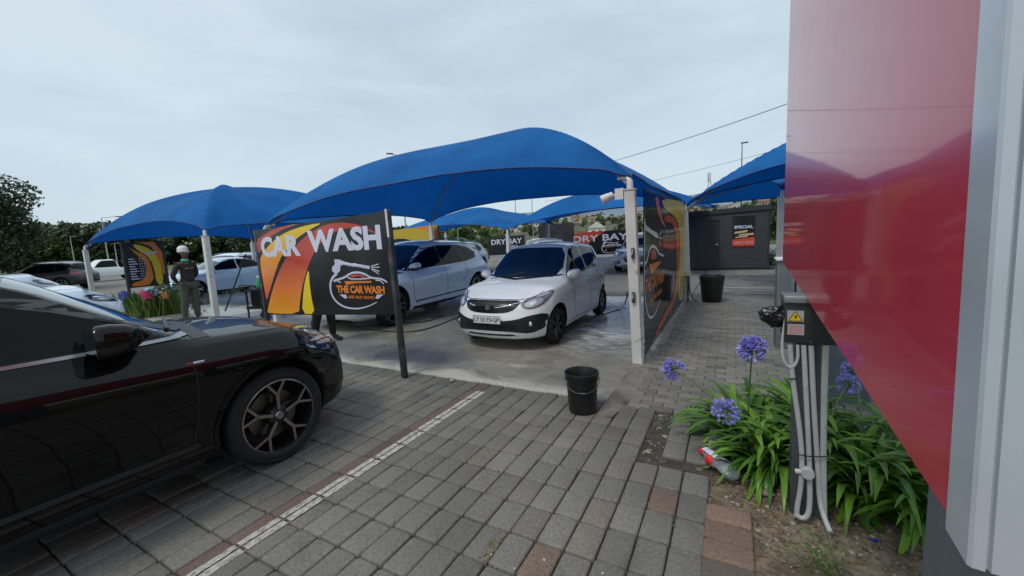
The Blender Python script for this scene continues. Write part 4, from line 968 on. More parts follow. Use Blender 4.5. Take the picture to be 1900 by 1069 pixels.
M['flame_r'] = gradmat('print_flame_red', [(0, (.85, .36, .02)), (.3, (.80, .20, .025)), (.62, (.52, .050, .022)), (1, (.52, .05, .022))], 2, .70, 1.95)
M['flame_t'] = mat('print_flame_dark_red', (.50, .055, .025), .3, 0, .3)
M['frame_dark'] = mat('frame_dark', (.06, .063, .068), .45, .4, nz=(9, .4), nz2=(14, (.18, .18, .18), .60, .72))
TXG = gradmat('print_text_orange', [(0, (.62, .10, .02)), (1, (.86, .42, .03))], 2, .0, 1.0)
def logo(parent, fn, cx, cz, k, txt=True, line=1.0, tail='logo'):
    """car outline in a hose ring; k scales from the banner's logo (about 1.05 wide)"""
    f = lambda u, v, d: fn(cx + (u - 2.13) * k, cz + (v - 1.13) * k, d)
    mb = MB()
    hose = chaikin([(1.725, 1.30), (1.612, 1.226), (1.573, 1.128), (1.585, 1.013), (1.662, .916), (1.797, .855), (1.957, .838), (2.116, .846), (2.275, .884), (2.408, .935)], 2, False)
    flat(mb, stroke(hose, [.040 * line, .010 * line]), f, .0018)
    flat(mb, [(1.70, 1.483), (1.782, 1.482), (1.882, 1.448), (2.015, 1.422), (2.061, 1.429), (2.125, 1.413), (2.338, 1.387), (2.334, 1.349), (2.099, 1.379), (2.032, 1.38), (1.853, 1.409), (1.80, 1.394), (1.79, 1.331), (1.705, 1.283), (1.641, 1.332), (1.648, 1.38), (1.702, 1.419)], f, .0026)
    for a, b in (((2.36, 1.385), (2.50, 1.41)), ((2.365, 1.37), (2.51, 1.37)), ((2.36, 1.355), (2.50, 1.32)), ((2.38, 1.34), (2.49, 1.285))): flat(mb, stroke([a, b], .012 * line), f, .0018)
    body = chaikin([(1.65, 1.195), (1.70, 1.212), (1.804, 1.23), (1.90, 1.262), (1.98, 1.30), (2.111, 1.312), (2.239, 1.288), (2.33, 1.245), (2.40, 1.236), (2.527, 1.228), (2.61, 1.187)], 2, False)
    flat(mb, stroke(body, [.030 * line, .022 * line]), f, .0018)
    flat(mb, stroke(chaikin([(1.90, 1.262), (1.93, 1.235), (1.99, 1.222), (2.15, 1.222), (2.33, 1.236)], 2, False), .016 * line), f, .0016)
    flat(mb, stroke([(1.66, 1.20), (1.72, 1.20), (1.78, 1.175)], .014 * line), f, .0014); flat(mb, stroke([(2.42, 1.21), (2.50, 1.205), (2.55, 1.165)], .014 * line), f, .0014)
    flat(mb, [(1.735, 1.02), (1.86, 1.018), (1.88, .975), (1.835, .965)], f, .0018); flat(mb, [(2.53, 1.035), (2.42, 1.03), (2.385, .985), (2.43, .975)], f, .0018)
    lg = mb.build('logo', M['logo_light'], parent, recalc=False)
    mb = MB(); flat(mb, [(1.948, 1.250), (2.0, 1.272), (2.063, 1.284), (2.195, 1.274), (2.256, 1.243), (2.145, 1.234), (2.20, 1.252), (2.10, 1.262), (2.02, 1.245)], f, .003); mb.build('logo_window', M['logo_red'], lg, recalc=False)
    mb = MB(); flat(mb, [(1.846, 1.195), (2.357, 1.2), (2.333, 1.179), (2.048, 1.168), (1.874, 1.147)], f, .0018); mb.build('logo_grille', M['logo_orange'], lg, recalc=False)
    if txt:
        text_obj('lettering', 'THE CAR WASH', f, (1.693, 1.04, 2.555, 1.14), M['logo_orange'], lg, .045, .0022, .95)
        text_obj('lettering', 'AND VALET CENTRE', f, (1.899, .972, 2.366, 1.008), M['logo_orange'], lg, .02, .0022)
    return lg

# --- CAR WASH banner
car_wash = empty('banner_sign', (-6.28, 3.57, 0), 0, 'big black, orange and yellow CAR WASH banner stretched between two dark posts', 'banner')
BT = lambda u: 1.952 + .082 * u / 2.7; BB = lambda u: .665 + .125 * u / 2.7
def fb(u, v, d):
    # gentle slack of the stretched vinyl
    s = .012 * math.sin(u * 2.3 + v * 1.9) + .006 * math.sin(u * 6.1 - v * 3)
    return (u, -.03 - d + s, v)
mb = MB(); nu, nv = 40, 20; G = [[mb.vv(fb(2.68 * i / nu, BB(2.68 * i / nu) + (BT(2.68 * i / nu) - BB(2.68 * i / nu)) * j / nv, 0)) for i in range(nu + 1)] for j in range(nv + 1)]
for j in range(nv):
    for i in range(nu): mb.face((G[j][i], G[j][i + 1], G[j + 1][i + 1], G[j + 1][i]))
B2 = [[mb.vv((Vector(mb.v[G[j][i]]) + Vector((0, .004, 0)))) for i in range(nu + 1)] for j in range(nv + 1)]
for j in range(nv):
    for i in range(nu): mb.face((B2[j][i], B2[j + 1][i], B2[j + 1][i + 1], B2[j][i + 1]))
for i in range(nu): mb.face((G[0][i], B2[0][i], B2[0][i + 1], G[0][i + 1])); mb.face((G[nv][i], G[nv][i + 1], B2[nv][i + 1], B2[nv][i]))
sheet_ = mb.build('vinyl_sheet', M['banner_black'], car_wash, smooth=60, recalc=False)
def print_poly(name, poly, fn, d, m, parent, it=1, g=.10):
    poly = chaikin(poly, it) if it else poly
    # grid clipped into the outline so the print follows the slack of the sheet
    P_ = []
    for i in range(len(poly)):
        a = Vector(poly[i]); b = Vector(poly[(i + 1) % len(poly)]); k = max(1, int((b - a).length / g))
        for j in range(k): P_.append(a.lerp(b, j / k))
    x0 = min(p.x for p in P_); x1 = max(p.x for p in P_); y0 = min(p.y for p in P_); y1 = max(p.y for p in P_); nb = len(P_); pts = list(P_)
    def inside(x, y):
        c = False; j = nb - 1
        for i in range(nb):
            a = P_[i]; b = P_[j]
            if (a.y > y) != (b.y > y) and x < (b.x - a.x) * (y - a.y) / (b.y - a.y) + a.x: c = not c
            j = i
        return c
    yy = y0 + g / 2
    while yy < y1:
        xx = x0 + g / 2
        while xx < x1:
            if inside(xx, yy) and min((Vector((xx, yy)) - p).length for p in P_) > g * .3: pts.append(Vector((xx, yy)))
            xx += g
        yy += g
    vs, es, fs, *_ = geometry.delaunay_2d_cdt([Vector((p.x, p.y)) for p in pts], [], [list(range(nb))], 1, 1e-6)
    mb = MB()
    for v in vs: mb.vv(fn(v.x, v.y, d))
    for f in fs: mb.face(f)
    return mb.build(name, m, parent, recalc=False)
print_poly('flame_stripe', SIG['redtl'], fb, .0030, M['flame_t'], sheet_)
print_poly('flame_stripe', SIG['yel'], fb, .0030, M['flame_o'], sheet_)
print_poly('flame_stripe', SIG['red'], fb, .0030, M['flame_r'], sheet_)
print_poly('flame_stripe', SIG['yel2'], fb, .0030, M['print_yellow'], sheet_)
text_obj('lettering', 'CAR', fb, (.09, 1.545, 1.03, 1.845), M['letter'], sheet_, .044, .0045)
text_obj('lettering', 'WASH', fb, (1.19, 1.585, 2.585, 1.885), M['letter'], sheet_, .044, .0045)
fb2 = lambda u, v, d: fb(u, v, d + .003)
logo(sheet_, fb2, 2.13, 1.13, 1.0)
mb = MB(); mb.bar((2.745, 0, -.03), (2.685, 0, 2.045), .062); p1 = mb.build('post', M['frame_dark'], car_wash); bevel(p1, .004)
mb = MB(); mb.bar((-.02, 0, -.0), (-.045, 0, 1.96), .06); p2 = mb.build('post', M['frame_dark'], car_wash); bevel(p2, .004)
MB().box((2.700, -.034, 1.89), (.030, .008, .33), Matrix.Rotation(-.03, 3, 'Y')).build('edge_trim', M['white_paint2'], car_wash)

# --- second banner behind, along the back of the bay (only its top right corner shows)
bb = empty('banner_sign', (-10.6, 10.30, 0), 0, 'yellow and orange banner at the back of the bay, above the large white car', 'banner')
f2 = lambda u, v, d: (u, -d, v)
MB().prism([(0, .9), (2.35, .9), (2.35, 2.22), (0, 2.14)], 0, -.01, f2).build('vinyl_sheet', mat('banner_olive', (.55, .40, .02), .35, coat=.3), bb)
mb = MB(); flat(mb, chaikin([(1.2, 2.185), (2.35, 2.22), (2.35, 1.5), (2.28, 1.75), (2.1, 1.98), (1.8, 2.1)], 1), f2, .003); mb.build('flame_stripe', M['logo_orange'], bb, recalc=False)
mb = MB(); flat(mb, chaikin([(-.0, 1.75), (.5, 1.86), (1.0, 1.84), (1.5, 1.66), (1.85, 1.4), (1.7, 1.4), (1.3, 1.6), (.8, 1.72), (.3, 1.7), (0, 1.6)], 1), f2, .003); mb.build('flame_stripe', M['banner_black'], bb, recalc=False)
mb = MB(); flat(mb, chaikin([(0, 1.6), (.4, 1.68), (.9, 1.66), (1.3, 1.52), (1.6, 1.3), (0, 1.2)], 1), f2, .0035); mb.build('flame_stripe', M['flame_t'], bb, recalc=False)
for x in (2.38, -.05):
    MB().bar((x, 0, 0), (x, 0, 2.2), .05).build('post', M['frame_dark'], bb)

# --- tall glossy side panel
sp_ = empty('side_banner', (-.955, 0, 0), 0, 'tall glossy black side panel with car logo and orange swooshes, between two white posts', 'banner')
fp = lambda u, v, d: (.02 + d + .007 * math.sin(u * 1.7 + v * 2.1), u, v)
mb = MB(); nu, nv = 50, 20
def pz(u, t): return .10 + (2.16 + .12 * (u - 5) / 5 - .10) * t
G = [[mb.vv(fp(5.08 + 4.98 * i / nu, pz(5.08 + 4.98 * i / nu, j / nv), 0)) for i in range(nu + 1)] for j in range(nv + 1)]
H_ = [[mb.vv(Vector(mb.v[G[j][i]]) - Vector((.005, 0, 0))) for i in range(nu + 1)] for j in range(nv + 1)]
for j in range(nv):
    for i in range(nu): mb.face((G[j][i], G[j][i + 1], G[j + 1][i + 1], G[j + 1][i])); mb.face((H_[j][i], H_[j + 1][i], H_[j + 1][i + 1], H_[j][i + 1]))
for i in range(nu): mb.face((G[0][i], H_[0][i], H_[0][i + 1], G[0][i + 1])); mb.face((G[nv][i], G[nv][i + 1], H_[nv][i + 1], H_[nv][i]))
M['panel_gloss'] = mat('panel_gloss', (.012, .012, .013), .11, 0, 0, .015, spec=.5, bump=(1.1, .2, .06))
gs = mb.build('vinyl_sheet', M['panel_gloss'], sp_, smooth=60, recalc=False)
gp = lambda n, c: mat(n, c, .15, 0, 0, .015, spec=.32, bump=(1.1, .2, .06))
M['p_red'] = gp('panel_red', (.55, .075, .03)); M['p_yel'] = gp('panel_yellow', (.66, .46, .06)); M['p_org'] = gp('panel_orange', (.75, .25, .03)); M['p_lite'] = gp('panel_light', (.70, .72, .78)); M['p_pink'] = gp('panel_pink', (.62, .12, .12))
print_poly('swoosh', [(6.44, 2.13), (8.92, 2.24), (10.0, 2.24), (10.0, .132), (8.83, .165), (8.57, .64), (9.0, 1.059), (8.90, 1.542), (8.55, 1.849), (7.69, 1.942), (6.75, 1.983)], fp, .003, M['p_yel'], gs, 1, .25)
print_poly('swoosh', [(6.58, 1.858), (7.69, 1.915), (8.45, 1.83), (8.84, 1.543), (8.96, 1.062), (8.68, .61), (7.9, .289), (6.53, .20), (5.79, .12), (5.93, .22), (6.7, .333), (7.66, .402), (8.2, .669), (8.4, 1.105), (8.3, 1.551), (7.75, 1.785), (6.95, 1.786)], fp, .0045, M['p_red'], gs, 1, .25)
print_poly('swoosh', [(5.85, 2.112), (5.94, 1.991), (6.2, 1.848), (6.58, 1.728), (6.98, 1.69), (6.66, 1.777), (6.4, 1.899), (6.21, 2.049), (6.16, 2.122)], fp, .003, M['p_pink'], gs, 1, .2)
mb = MB()
for q in ([(5.10, 1.82), (5.22, 1.72), (5.55, 1.665), (5.99, 1.62), (6.19, 1.55), (5.95, 1.545), (5.55, 1.61), (5.30, 1.64), (5.15, 1.66), (5.13, 1.365), (5.09, 1.40)],
          stroke(chaikin([(5.12, 1.45), (5.10, 1.1), (5.11, .893), (5.16, .757), (5.28, .59), (5.47, .50), (5.75, .47), (6.0, .51), (6.30, .62)], 2, False), [.05, .02]),
          stroke([(6.22, 1.58), (6.42, 1.63)], .02), stroke([(6.22, 1.54), (6.45, 1.53)], .02), stroke([(6.2, 1.52), (6.36, 1.42)], .02),
          stroke(chaikin([(5.10, 1.235), (5.3, 1.27), (5.42, 1.40), (5.65, 1.46), (5.98, 1.40), (6.18, 1.31), (6.64, 1.26)], 2, False), [.05, .03])): flat(mb, q, lambda u, v, d: fp(u, v, d), .004)
mb.build('logo', M['p_lite'], gs, recalc=False)
mb = MB(); flat(mb, [(5.50, 1.30), (5.65, 1.41), (5.9, 1.36), (5.98, 1.27), (5.7, 1.25)], fp, .005); mb.build('logo_window', M['p_red'], gs, recalc=False)
mb = MB(); flat(mb, [(5.42, 1.215), (6.40, 1.20), (6.2, 1.155), (5.55, 1.07)], fp, .005); mb.build('logo_grille', M['p_org'], gs, recalc=False)
text_obj('lettering', 'THE CAR WASH', fp, (5.16, .86, 6.64, 1.05), M['p_org'], gs, .03, .005)
text_obj('lettering', 'AND VALET CENTRE', fp, (5.45, .705, 6.46, .775), M['p_org'], gs, .02, .005)

# --- DRY BAY banners far behind
def dry(label, px0, px1, Y, flames=True):
    a = atY(*px0, Y); b = atY(*px1, Y); w = b.x - a.x
    r = empty('banner_sign', (a.x, Y, 0), 0, label, 'banner', 'DRY BAY banners'); zt = a.z; h = 1.25
    f = lambda u, v, d: (u, -.02 - d, zt - h + v + (b.z - a.z) * u / w)
    s = MB().prism([(0, 0), (w, 0), (w, h), (0, h)], -.01, 0, f).build('vinyl_sheet', M['banner_black'], r)
    for q, m in (([(.12 * w, h), (.62 * w, h), (.38 * w, .6 * h), (.22 * w, 0), (.05 * w, 0), (.10 * w, .5 * h)], M['flame_t']), ([(.24 * w, 0), (.30 * w, .35 * h), (.36 * w, 0)], M['print_yellow'])) if flames else ():
        mb = MB(); flat(mb, q, f, .004); mb.build('flame_stripe', m, s, recalc=False)
    text_obj('lettering', 'DRY BAY', f, (.10 * w, .58 * h, .95 * w, .86 * h), M['letter'], s, .02, .01)
    logo(s, f, .70 * w, .28 * h, .95, False, 1.6)
    for x in (0, w): MB().bar((x, .02, 0), (x, .02, zt + .06), .07).build('post', M['frame_dark'], r)
dry('wide black DRY BAY banner seen above the silver SUV, right of the dark panel', (1052, 434), (1172, 424.5), 21.5)
dry('narrower black DRY BAY banner seen behind the twin-armed white post', (905, 441), (972, 436), 24, False)
# plain dark panel
bp_ = empty('dark_panel', (0, 0, 0), 0, 'plain dark grey board standing behind the silver SUV', 'panel')
a = atY(999, 419, 21.5); b = atY(1064, 412.5, 21.5)
MB().prism([(a.x, .5), (b.x, .5), (b.x, b.z), (a.x, a.z)], 21.5, 21.45, lambda u, v, d: (u, d, v)).build('board', mat('board_grey', (.035, .035, .04), .6, nz=(2, .4)), bp_)
for x in (a.x + .03, b.x - .03): MB().bar((x, 21.54, 0), (x, 21.54, a.z), .07).build('post', M['frame_dark'], bp_)

# --- price board at the far left
pa = atX(228, 450, -17.2); pb = atX(297, 444, -17.2); wy_ = pb.y - pa.y
mbd = empty('price_board', (-17.2, pa.y, 0), 0, 'tall price board with orange and yellow flames on two dark posts, above the clothes', 'sign')
ft = lambda u, v, d: (.03 + d, u, v)
zt = pa.z; zb = atX(240, 535, -17.2).z; hh_ = zt - zb
s = MB().prism([(0, zb), (wy_, zb), (wy_, zt + .03), (0, zt)], 0, -.02, ft).build('vinyl_sheet', M['banner_black'], mbd)
def U(x, y): return (x * wy_, zb + y * hh_)
mb = MB(); flat(mb, chaikin([U(.22, 1.0), U(.5, .97), U(.78, .86), U(.99, .02), U(.99, 1.0)], 1), ft, .004); mb.build('flame_stripe', M['logo_orange'], s, recalc=False)
mb = MB(); flat(mb, chaikin([U(.2, .96), U(.45, .93), U(.7, .82), U(.88, .6), U(.92, .03), U(.70, .03), U(.70, .45), U(.57, .70), U(.35, .80)], 1), ft, .005); mb.build('flame_stripe', M['print_yellow'], s, recalc=False)
mb = MB(); flat(mb, chaikin([U(.10, .92), U(.25, .80), U(.5, .72), U(.62, .55), U(.66, .05), U(.05, .02), U(.04, .10), U(.4, .16), U(.5, .35), U(.47, .58), U(.3, .70)], 1), ft, .006); mb.build('flame_stripe', M['logo_orange'], s, recalc=False)
mb = MB()
for k in range(9):
    mb.mi = 0; v = .62 - k * .055
    flat(mb, [U(.05, v), U(.20 + .04 * (k % 3), v), U(.20 + .04 * (k % 3), v + .022), U(.05, v + .022)], ft, .008)
    for q in (.32, .38, .44): flat(mb, [U(q, v), U(q + .03, v), U(q + .03, v + .02), U(q, v + .02)], ft, .008)
flat(mb, [U(.50, .72), U(.82, .74), U(.82, .78), U(.50, .76)], ft, .008)
mb.build('price_rows', M['letter'], s, recalc=False)
for y in (-.04, wy_ + .04): MB().bar((0, y, 0), (0, y, zt + .02), .07).build('post', M['frame_dark'], mbd)

# ================================================================ dark cabin with the SPECIAL poster
hut = empty('cabin', (0, 18.7, 0), 0, 'dark grey slatted cabin with a closed door beyond the paved walk', 'cabin')
M['hut'] = mat('hut_grey', (.026, .030, .037), .5, nz=(3, .2), bump=(30, .15, .004))
xa, xb_, zl, zr = -1.72, 1.30, 2.36, 2.46
mb = MB(); n = 24
for k in range(n):  # overlapping slats on the front
    z0 = .10 + k * .0915; z1 = z0 + .096
    for u0, u1 in (((xa, -1.32), (-.44, xb_)) if z0 < 1.98 else ((xa, xb_),)):
        i = [mb.vv(p) for p in ((u0, 0, z0), (u1, 0, z0), (u1, -.020, z0 + .004), (u0, -.020, z0 + .004), (u0, -.002, z1), (u1, -.002, z1))]
        mb.face((i[0], i[1], i[2], i[3])); mb.face((i[3], i[2], i[5], i[4]))
mb.box(((xa + xb_) / 2, 1.16, 1.2), (xb_ - xa - .01, 2.3, 2.2))
mb.build('wall', M['hut'], hut)
mb = MB(); mb.prism([(xa - .05, 2.22), (xb_ + .05, 2.30), (xb_ + .06, 2.50), (xa - .06, 2.40)], -.07, 2.4, lambda u, v, d: (u, d, v)); mb.build('roof', M['hut'], hut)
mb = MB()
for x in (xa + .03, xb_ - .03): mb.box((x, -.03, 1.16), (.07, .03, 2.1))
mb.box(((xa + xb_) / 2, -.02, .06), (xb_ - xa, .05, .08)); mb.build('corner_trim', M['hut'], hut)
mb = MB(); mb.box((-.88, .0, 1.04), (.80, .03, 1.90))
for k in range(19): mb.box((-.88, -.018, .16 + k * .096), (.76, .012, .05))
d_ = mb.build('door', M['hut'], hut)
mb = MB()
for x in (-1.30, -.46): mb.box((x, -.03, 1.04), (.05, .04, 1.96))
mb.box((-.88, -.03, 2.02), (.89, .04, .05)); mb.build('door_frame', M['hut'], hut)
MB().box((-.55, -.05, 1.02), (.10, .02, .02)).box((-.52, -.04, 1.02), (.03, .03, .08)).build('door_handle', M['chrome'], d_)
MB().box((0, 1.1, .03), (3.0, 2.2, .06)).build('base', M['steel_dark'], hut)
po = empty('poster', (.41, 18.66, 1.52), 0, 'black and red SPECIAL poster fixed on the dark cabin wall', 'poster')
fq = lambda u, v, d: (u, -d, v)
s = MB().prism([(-.39, -.6), (.39, -.6), (.39, .6), (-.39, .6)], 0, -.012, lambda u, v, d: (u, d, v)).build('panel', M['banner_black'], po)
mb = MB(); flat(mb, [(-.39, -.6), (.39, -.6), (.39, -.25), (-.1, -.30), (-.39, -.33)], fq, .014); mb.build('red_band', mat('print_red', (.60, .07, .04), .4), s, recalc=False)
text_obj('lettering', 'SPECIAL', fq, (-.33, .10, .33, .22), M['letter'], s, .03, .016)
text_obj('lettering', 'ONLY R250', fq, (-.34, -.52, .34, -.40), mat('poster_pink', (.75, .38, .36), .4), s, .02, .018)
mb = MB()
for q in ([(-.32, -.10), (.12, -.05), (.14, .03), (-.30, -.02)], [(-.18, -.18), (.36, -.17), (.34, -.09), (-.14, -.12)], [(-.30, -.27), (.14, -.24), (.16, -.18), (-.26, -.22)]): flat(mb, q, fq, .017)
mb.build('brush_stripe', mat('print_cream', (.62, .46, .28), .4), s, recalc=False)
logo(s, fq, .0, .40, .42, False, 2)

# ================================================================ big red sign at the right
th = R(3.0); UX = Vector((math.sin(th), math.cos(th), 0)); NX = Vector((-math.cos(th), math.sin(th), 0))
rs = empty('pylon_sign', tuple(-NX * .21), 0, 'huge glossy red sign panel with a silver metal edge, towering close at the right', 'sign')
rs.rotation_euler = (0, 0, -th)
# local frame: +y along the panel, -x faces the car park
M['red_gloss'] = mat('red_gloss', (.56, .010, .045), .32, 0, .42, .05, spec=.3, bump=(.7, .14, .06), nz=(3, .06)); M['red_gloss'].node_tree.nodes['Principled BSDF'].inputs['Coat IOR'].default_value = 1.5
M['silver'] = mat('silver_edge', (.52, .56, .60), .38, .25, .3, .08, nz=(5, .06), bump=(3, .1, .02), rnz=(6, .28, .42))
ZB, ZT = 1.247, 3.98; LEAN = .038
mb = MB(); nu, nv = 40, 50
G = [[mb.vv((0, .67 + LEAN * (ZT - ZB) * j / nv + (4.49 - LEAN * (ZT - ZB) * j / nv) * i / nu, ZB + (ZT - ZB) * j / nv)) for i in range(nu + 1)] for j in range(nv + 1)]
for j in range(nv):
    for i in range(nu): mb.face((G[j][i], G[j + 1][i], G[j + 1][i + 1], G[j][i + 1]))
K = [[mb.vv((.45, .70 + 4.46 * i / nu, ZB + (ZT - ZB) * j)) for i in range(nu + 1)] for j in (0, 1)]
for i in range(nu): mb.face((G[0][i], G[0][i + 1], K[0][i + 1], K[0][i])); mb.face((K[0][i], K[0][i + 1], K[1][i + 1], K[1][i])); mb.face((G[nv][i], K[1][i], K[1][i + 1], G[nv][i + 1]))
pn = mb.build('red_panel', M['red_gloss'], rs, recalc=False)
mb = MB()
prof = [(-.003, .677), (-.004, .612), (-.001, .608), (.009, .607), (.010, .613), (.0125, .613), (.0135, .607), (.30, .606), (.46, .606), (.47, .677)]
a = [mb.vv((x, y, ZB - .016)) for x, y in prof]; b = [mb.vv((x, y + LEAN * (ZT - ZB), ZT + .02)) for x, y in prof]
for j in range(len(a)):
    k = (j + 1) % len(a); mb.face((a[j], b[j], b[k], a[k]))
mb.face(a); mb.face(b[::-1]); mb.build('silver_edge', M['silver'], rs, recalc=True)
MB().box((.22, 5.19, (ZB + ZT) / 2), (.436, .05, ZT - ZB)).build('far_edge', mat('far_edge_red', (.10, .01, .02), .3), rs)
MB().box((.32, 1.01, .61), (.40, .34, 1.22)).build('plinth', mat('plinth_grey', (.14, .165, .195), .42, .2, nz=(6, .12), bump=(25, .15, .003)), rs)
MB().box((.50, 4.7, .62), (.30, .34, 1.245)).build('plinth', bpy.data.materials['plinth_grey'], rs)
# ================================================================ electrical box with conduits
M['box_dark'] = mat('box_dark', (.030, .034, .038), .42, .1, nz=(5, .15), bump=(40, .12, .003))
M['conduit'] = mat('conduit', (.42, .43, .42), .45, nz=(6, .12), nz2=(9, (.22, .20, .17), .62, .75))
eb = empty('electrical_box', (.42, 2.66, 0), 0, 'dark electrical box on a grey post with pale conduits, rising out of the flower bed', 'electrical box')
pp = MB().box((-.029, .04, .50), (.146, .12, 1.16)).build('post', mat('post_grey', (.075, .085, .095), .45, .2, nz=(5, .15)), eb); bevel(pp, .008)
bx_ = MB().prism([(-.166, 1.0), (.070, 1.0), (.070, 1.222), (-.166, 1.222)], -.115, .10, lambda u, v, d: (u, d, v)).build('box', M['box_dark'], eb); bevel(bx_, .006)
ld = MB().prism([(-.135, 1.219), (.115, 1.219), (.10, 1.246), (-.122, 1.256)], -.172, .076, lambda u, v, d: (d, u, v)).build('lid', mat('lid_grey', (.13, .155, .16), .35, .2), eb); bevel(ld, .004)
hg = MB()
for z in (1.05, 1.17): hg.tube([(.066, -.118, z - .018), (.066, -.118, z + .018)], .005, 8)
hg.tube([(-.05, -.115, 1.012), (-.05, -.122, 1.012)], .008, 10); hg.build('hinge', M['steel_dark'], bx_, smooth=50)
fe = lambda u, v, d: (u, -.117 - d, v + .082)
lb = MB(); flat(lb, [(-.155, 1.035), (-.083, 1.035), (-.083, 1.095), (-.155, 1.095)], fe, .001); lb = lb.build('warning_label', mat('label_grey', (.42, .43, .42), .5), bx_, recalc=False)
mb = MB(); flat(mb, [(-.149, 1.040), (-.089, 1.040), (-.119, 1.091)], fe, .0018); mb.mi = 1
flat(mb, stroke([(-.149, 1.040), (-.089, 1.040)], .003), fe, .0024); flat(mb, stroke([(-.149, 1.040), (-.119, 1.091)], .003), fe, .0024); flat(mb, stroke([(-.089, 1.040), (-.119, 1.091)], .003), fe, .0024)
flat(mb, [(-.114, 1.078), (-.126, 1.060), (-.119, 1.060), (-.122, 1.046), (-.110, 1.065), (-.117, 1.065)], fe, .0026)
mb.build('warning_triangle', [mat('warn_yellow', (.80, .58, .01), .4), M['seam']], lb, recalc=False)
l2 = MB(); flat(l2, [(-.152, .964), (-.080, .964), (-.080, 1.022), (-.152, 1.022)], fe, .001); l2 = l2.build('notice_label', mat('label_pink', (.50, .44, .45), .5), bx_, recalc=False)
mb = MB()
for k in range(6): flat(mb, [(-.147, .969 + k * .0085), (-.085, .969 + k * .0085), (-.085, .972 + k * .0085), (-.147, .972 + k * .0085)], fe, .0018)
mb.build('notice_lines', mat('print_label_red', (.55, .14, .14), .5), l2, recalc=False)
EB = Vector(eb.location)
def cw(pts): return chaikin([tuple(atY(x, y, Y) - EB) for x, y, Y in pts], 2, False)
for pts, r in (([(1466, 640, 2.55), (1470, 700, 2.56), (1482, 780, 2.565), (1489, 850, 2.57), (1486, 905, 2.57), (1479, 940, 2.57), (1478, 958, 2.57)], .0125),
               ([(1491, 640, 2.56), (1495, 720, 2.565), (1502, 860, 2.57), (1502, 880, 2.57)], .0125),
               ([(1505, 640, 2.56), (1509, 740, 2.565), (1517, 860, 2.57), (1521, 935, 2.56), (1532, 968, 2.51), (1541, 988, 2.46)], .0125),
               ([(1532, 640, 2.56), (1529, 730, 2.565), (1527, 860, 2.57), (1529, 960, 2.57)], .0145),
               ([(1458, 590, 2.56), (1450, 640, 2.56), (1455, 676, 2.55), (1470, 684, 2.55), (1481, 668, 2.55), (1480, 640, 2.55)], .0075)):
    MB().tube(cw(pts), r, 12).build('conduit', M['conduit'], eb, smooth=60)
jc = atY(1498, 877, 2.56) - EB
jb = MB().lathe([(.0, -.022), (.029, -.022), (.031, -.016), (.031, .016), (.0, .02)], 20, 'y', tuple(jc)); jb.tube([tuple(jc + Vector((-.055, .004, -.006))), tuple(jc)], .014, 10); jb.build('junction', M['conduit'], eb, smooth=50)
MB().tube(cw([(1502, 885, 2.57), (1503, 930, 2.57), (1500, 957, 2.56), (1488, 963, 2.56), (1477, 955, 2.56)]), .0135, 12).build('conduit', M['conduit'], eb, smooth=60)
for q_ in ([(1479, 843, 2.545), (1500, 847, 2.54), (1520, 848, 2.54), (1541, 847, 2.545)], [(1461, 703, 2.545), (1479, 703, 2.545)]):
    MB().tube([tuple(atY(x, y, Y) - EB) for x, y, Y in q_], .0035, 6).build('cable_tie', M['seam'], eb, smooth=60)
# rubbish bag hung beside the box
bm = bmesh.new(); bmesh.ops.create_icosphere(bm, subdivisions=4, radius=.062)
from mathutils import noise as nz_
for v in bm.verts:
    n_ = nz_.fractal(v.co * 26, 1, 2, 4) * .020 + nz_.noise(v.co * 60) * .006; v.co += v.co.normalized() * n_; v.co.z *= .9; v.co.x *= 1.05
me = bpy.data.meshes.new('bag'); bm.to_mesh(me); bm.free(); me.materials.append(mat('bag_black', (.006, .006, .007), .30)); autosmooth(me, 40)
bg_ = tag(link('rubbish_bag', me), 'crumpled shiny black plastic bag hanging on the left side of the electrical box', 'bag'); bg_.location = atY(1437, 585, 2.62)

# grey cabinet further behind
gc = empty('utility_cabinet', (0, 0, 0), 0, 'light grey metal cabinet with a pale lid behind the electrical box', 'cabinet')
a = atY(1443, 484, 6.3); b = atY(1476, 484, 6.3)
c_ = MB().box(((a.x + b.x) / 2, 6.45, a.z / 2), (b.x - a.x, .3, a.z)).build('body', mat('cabinet_grey', (.19, .215, .235), .42, .3, nz=(4, .1)), gc); bevel(c_, .01)
l_ = MB().box(((a.x + b.x) / 2 + .02, 6.44, a.z + .015), (b.x - a.x + .08, .36, .035)).build('lid', M['white_paint2'], gc); bevel(l_, .01)
MB().box(((a.x + b.x) / 2 - .01, 6.296, a.z * .55), (b.x - a.x - .06, .006, a.z * .8)).build('door', bpy.data.materials['cabinet_grey'], gc)
MB().box((b.x + .05, 6.45, a.z / 2 - .02), (.05, .26, a.z - .04)).build('side_post', M['galv'], gc)

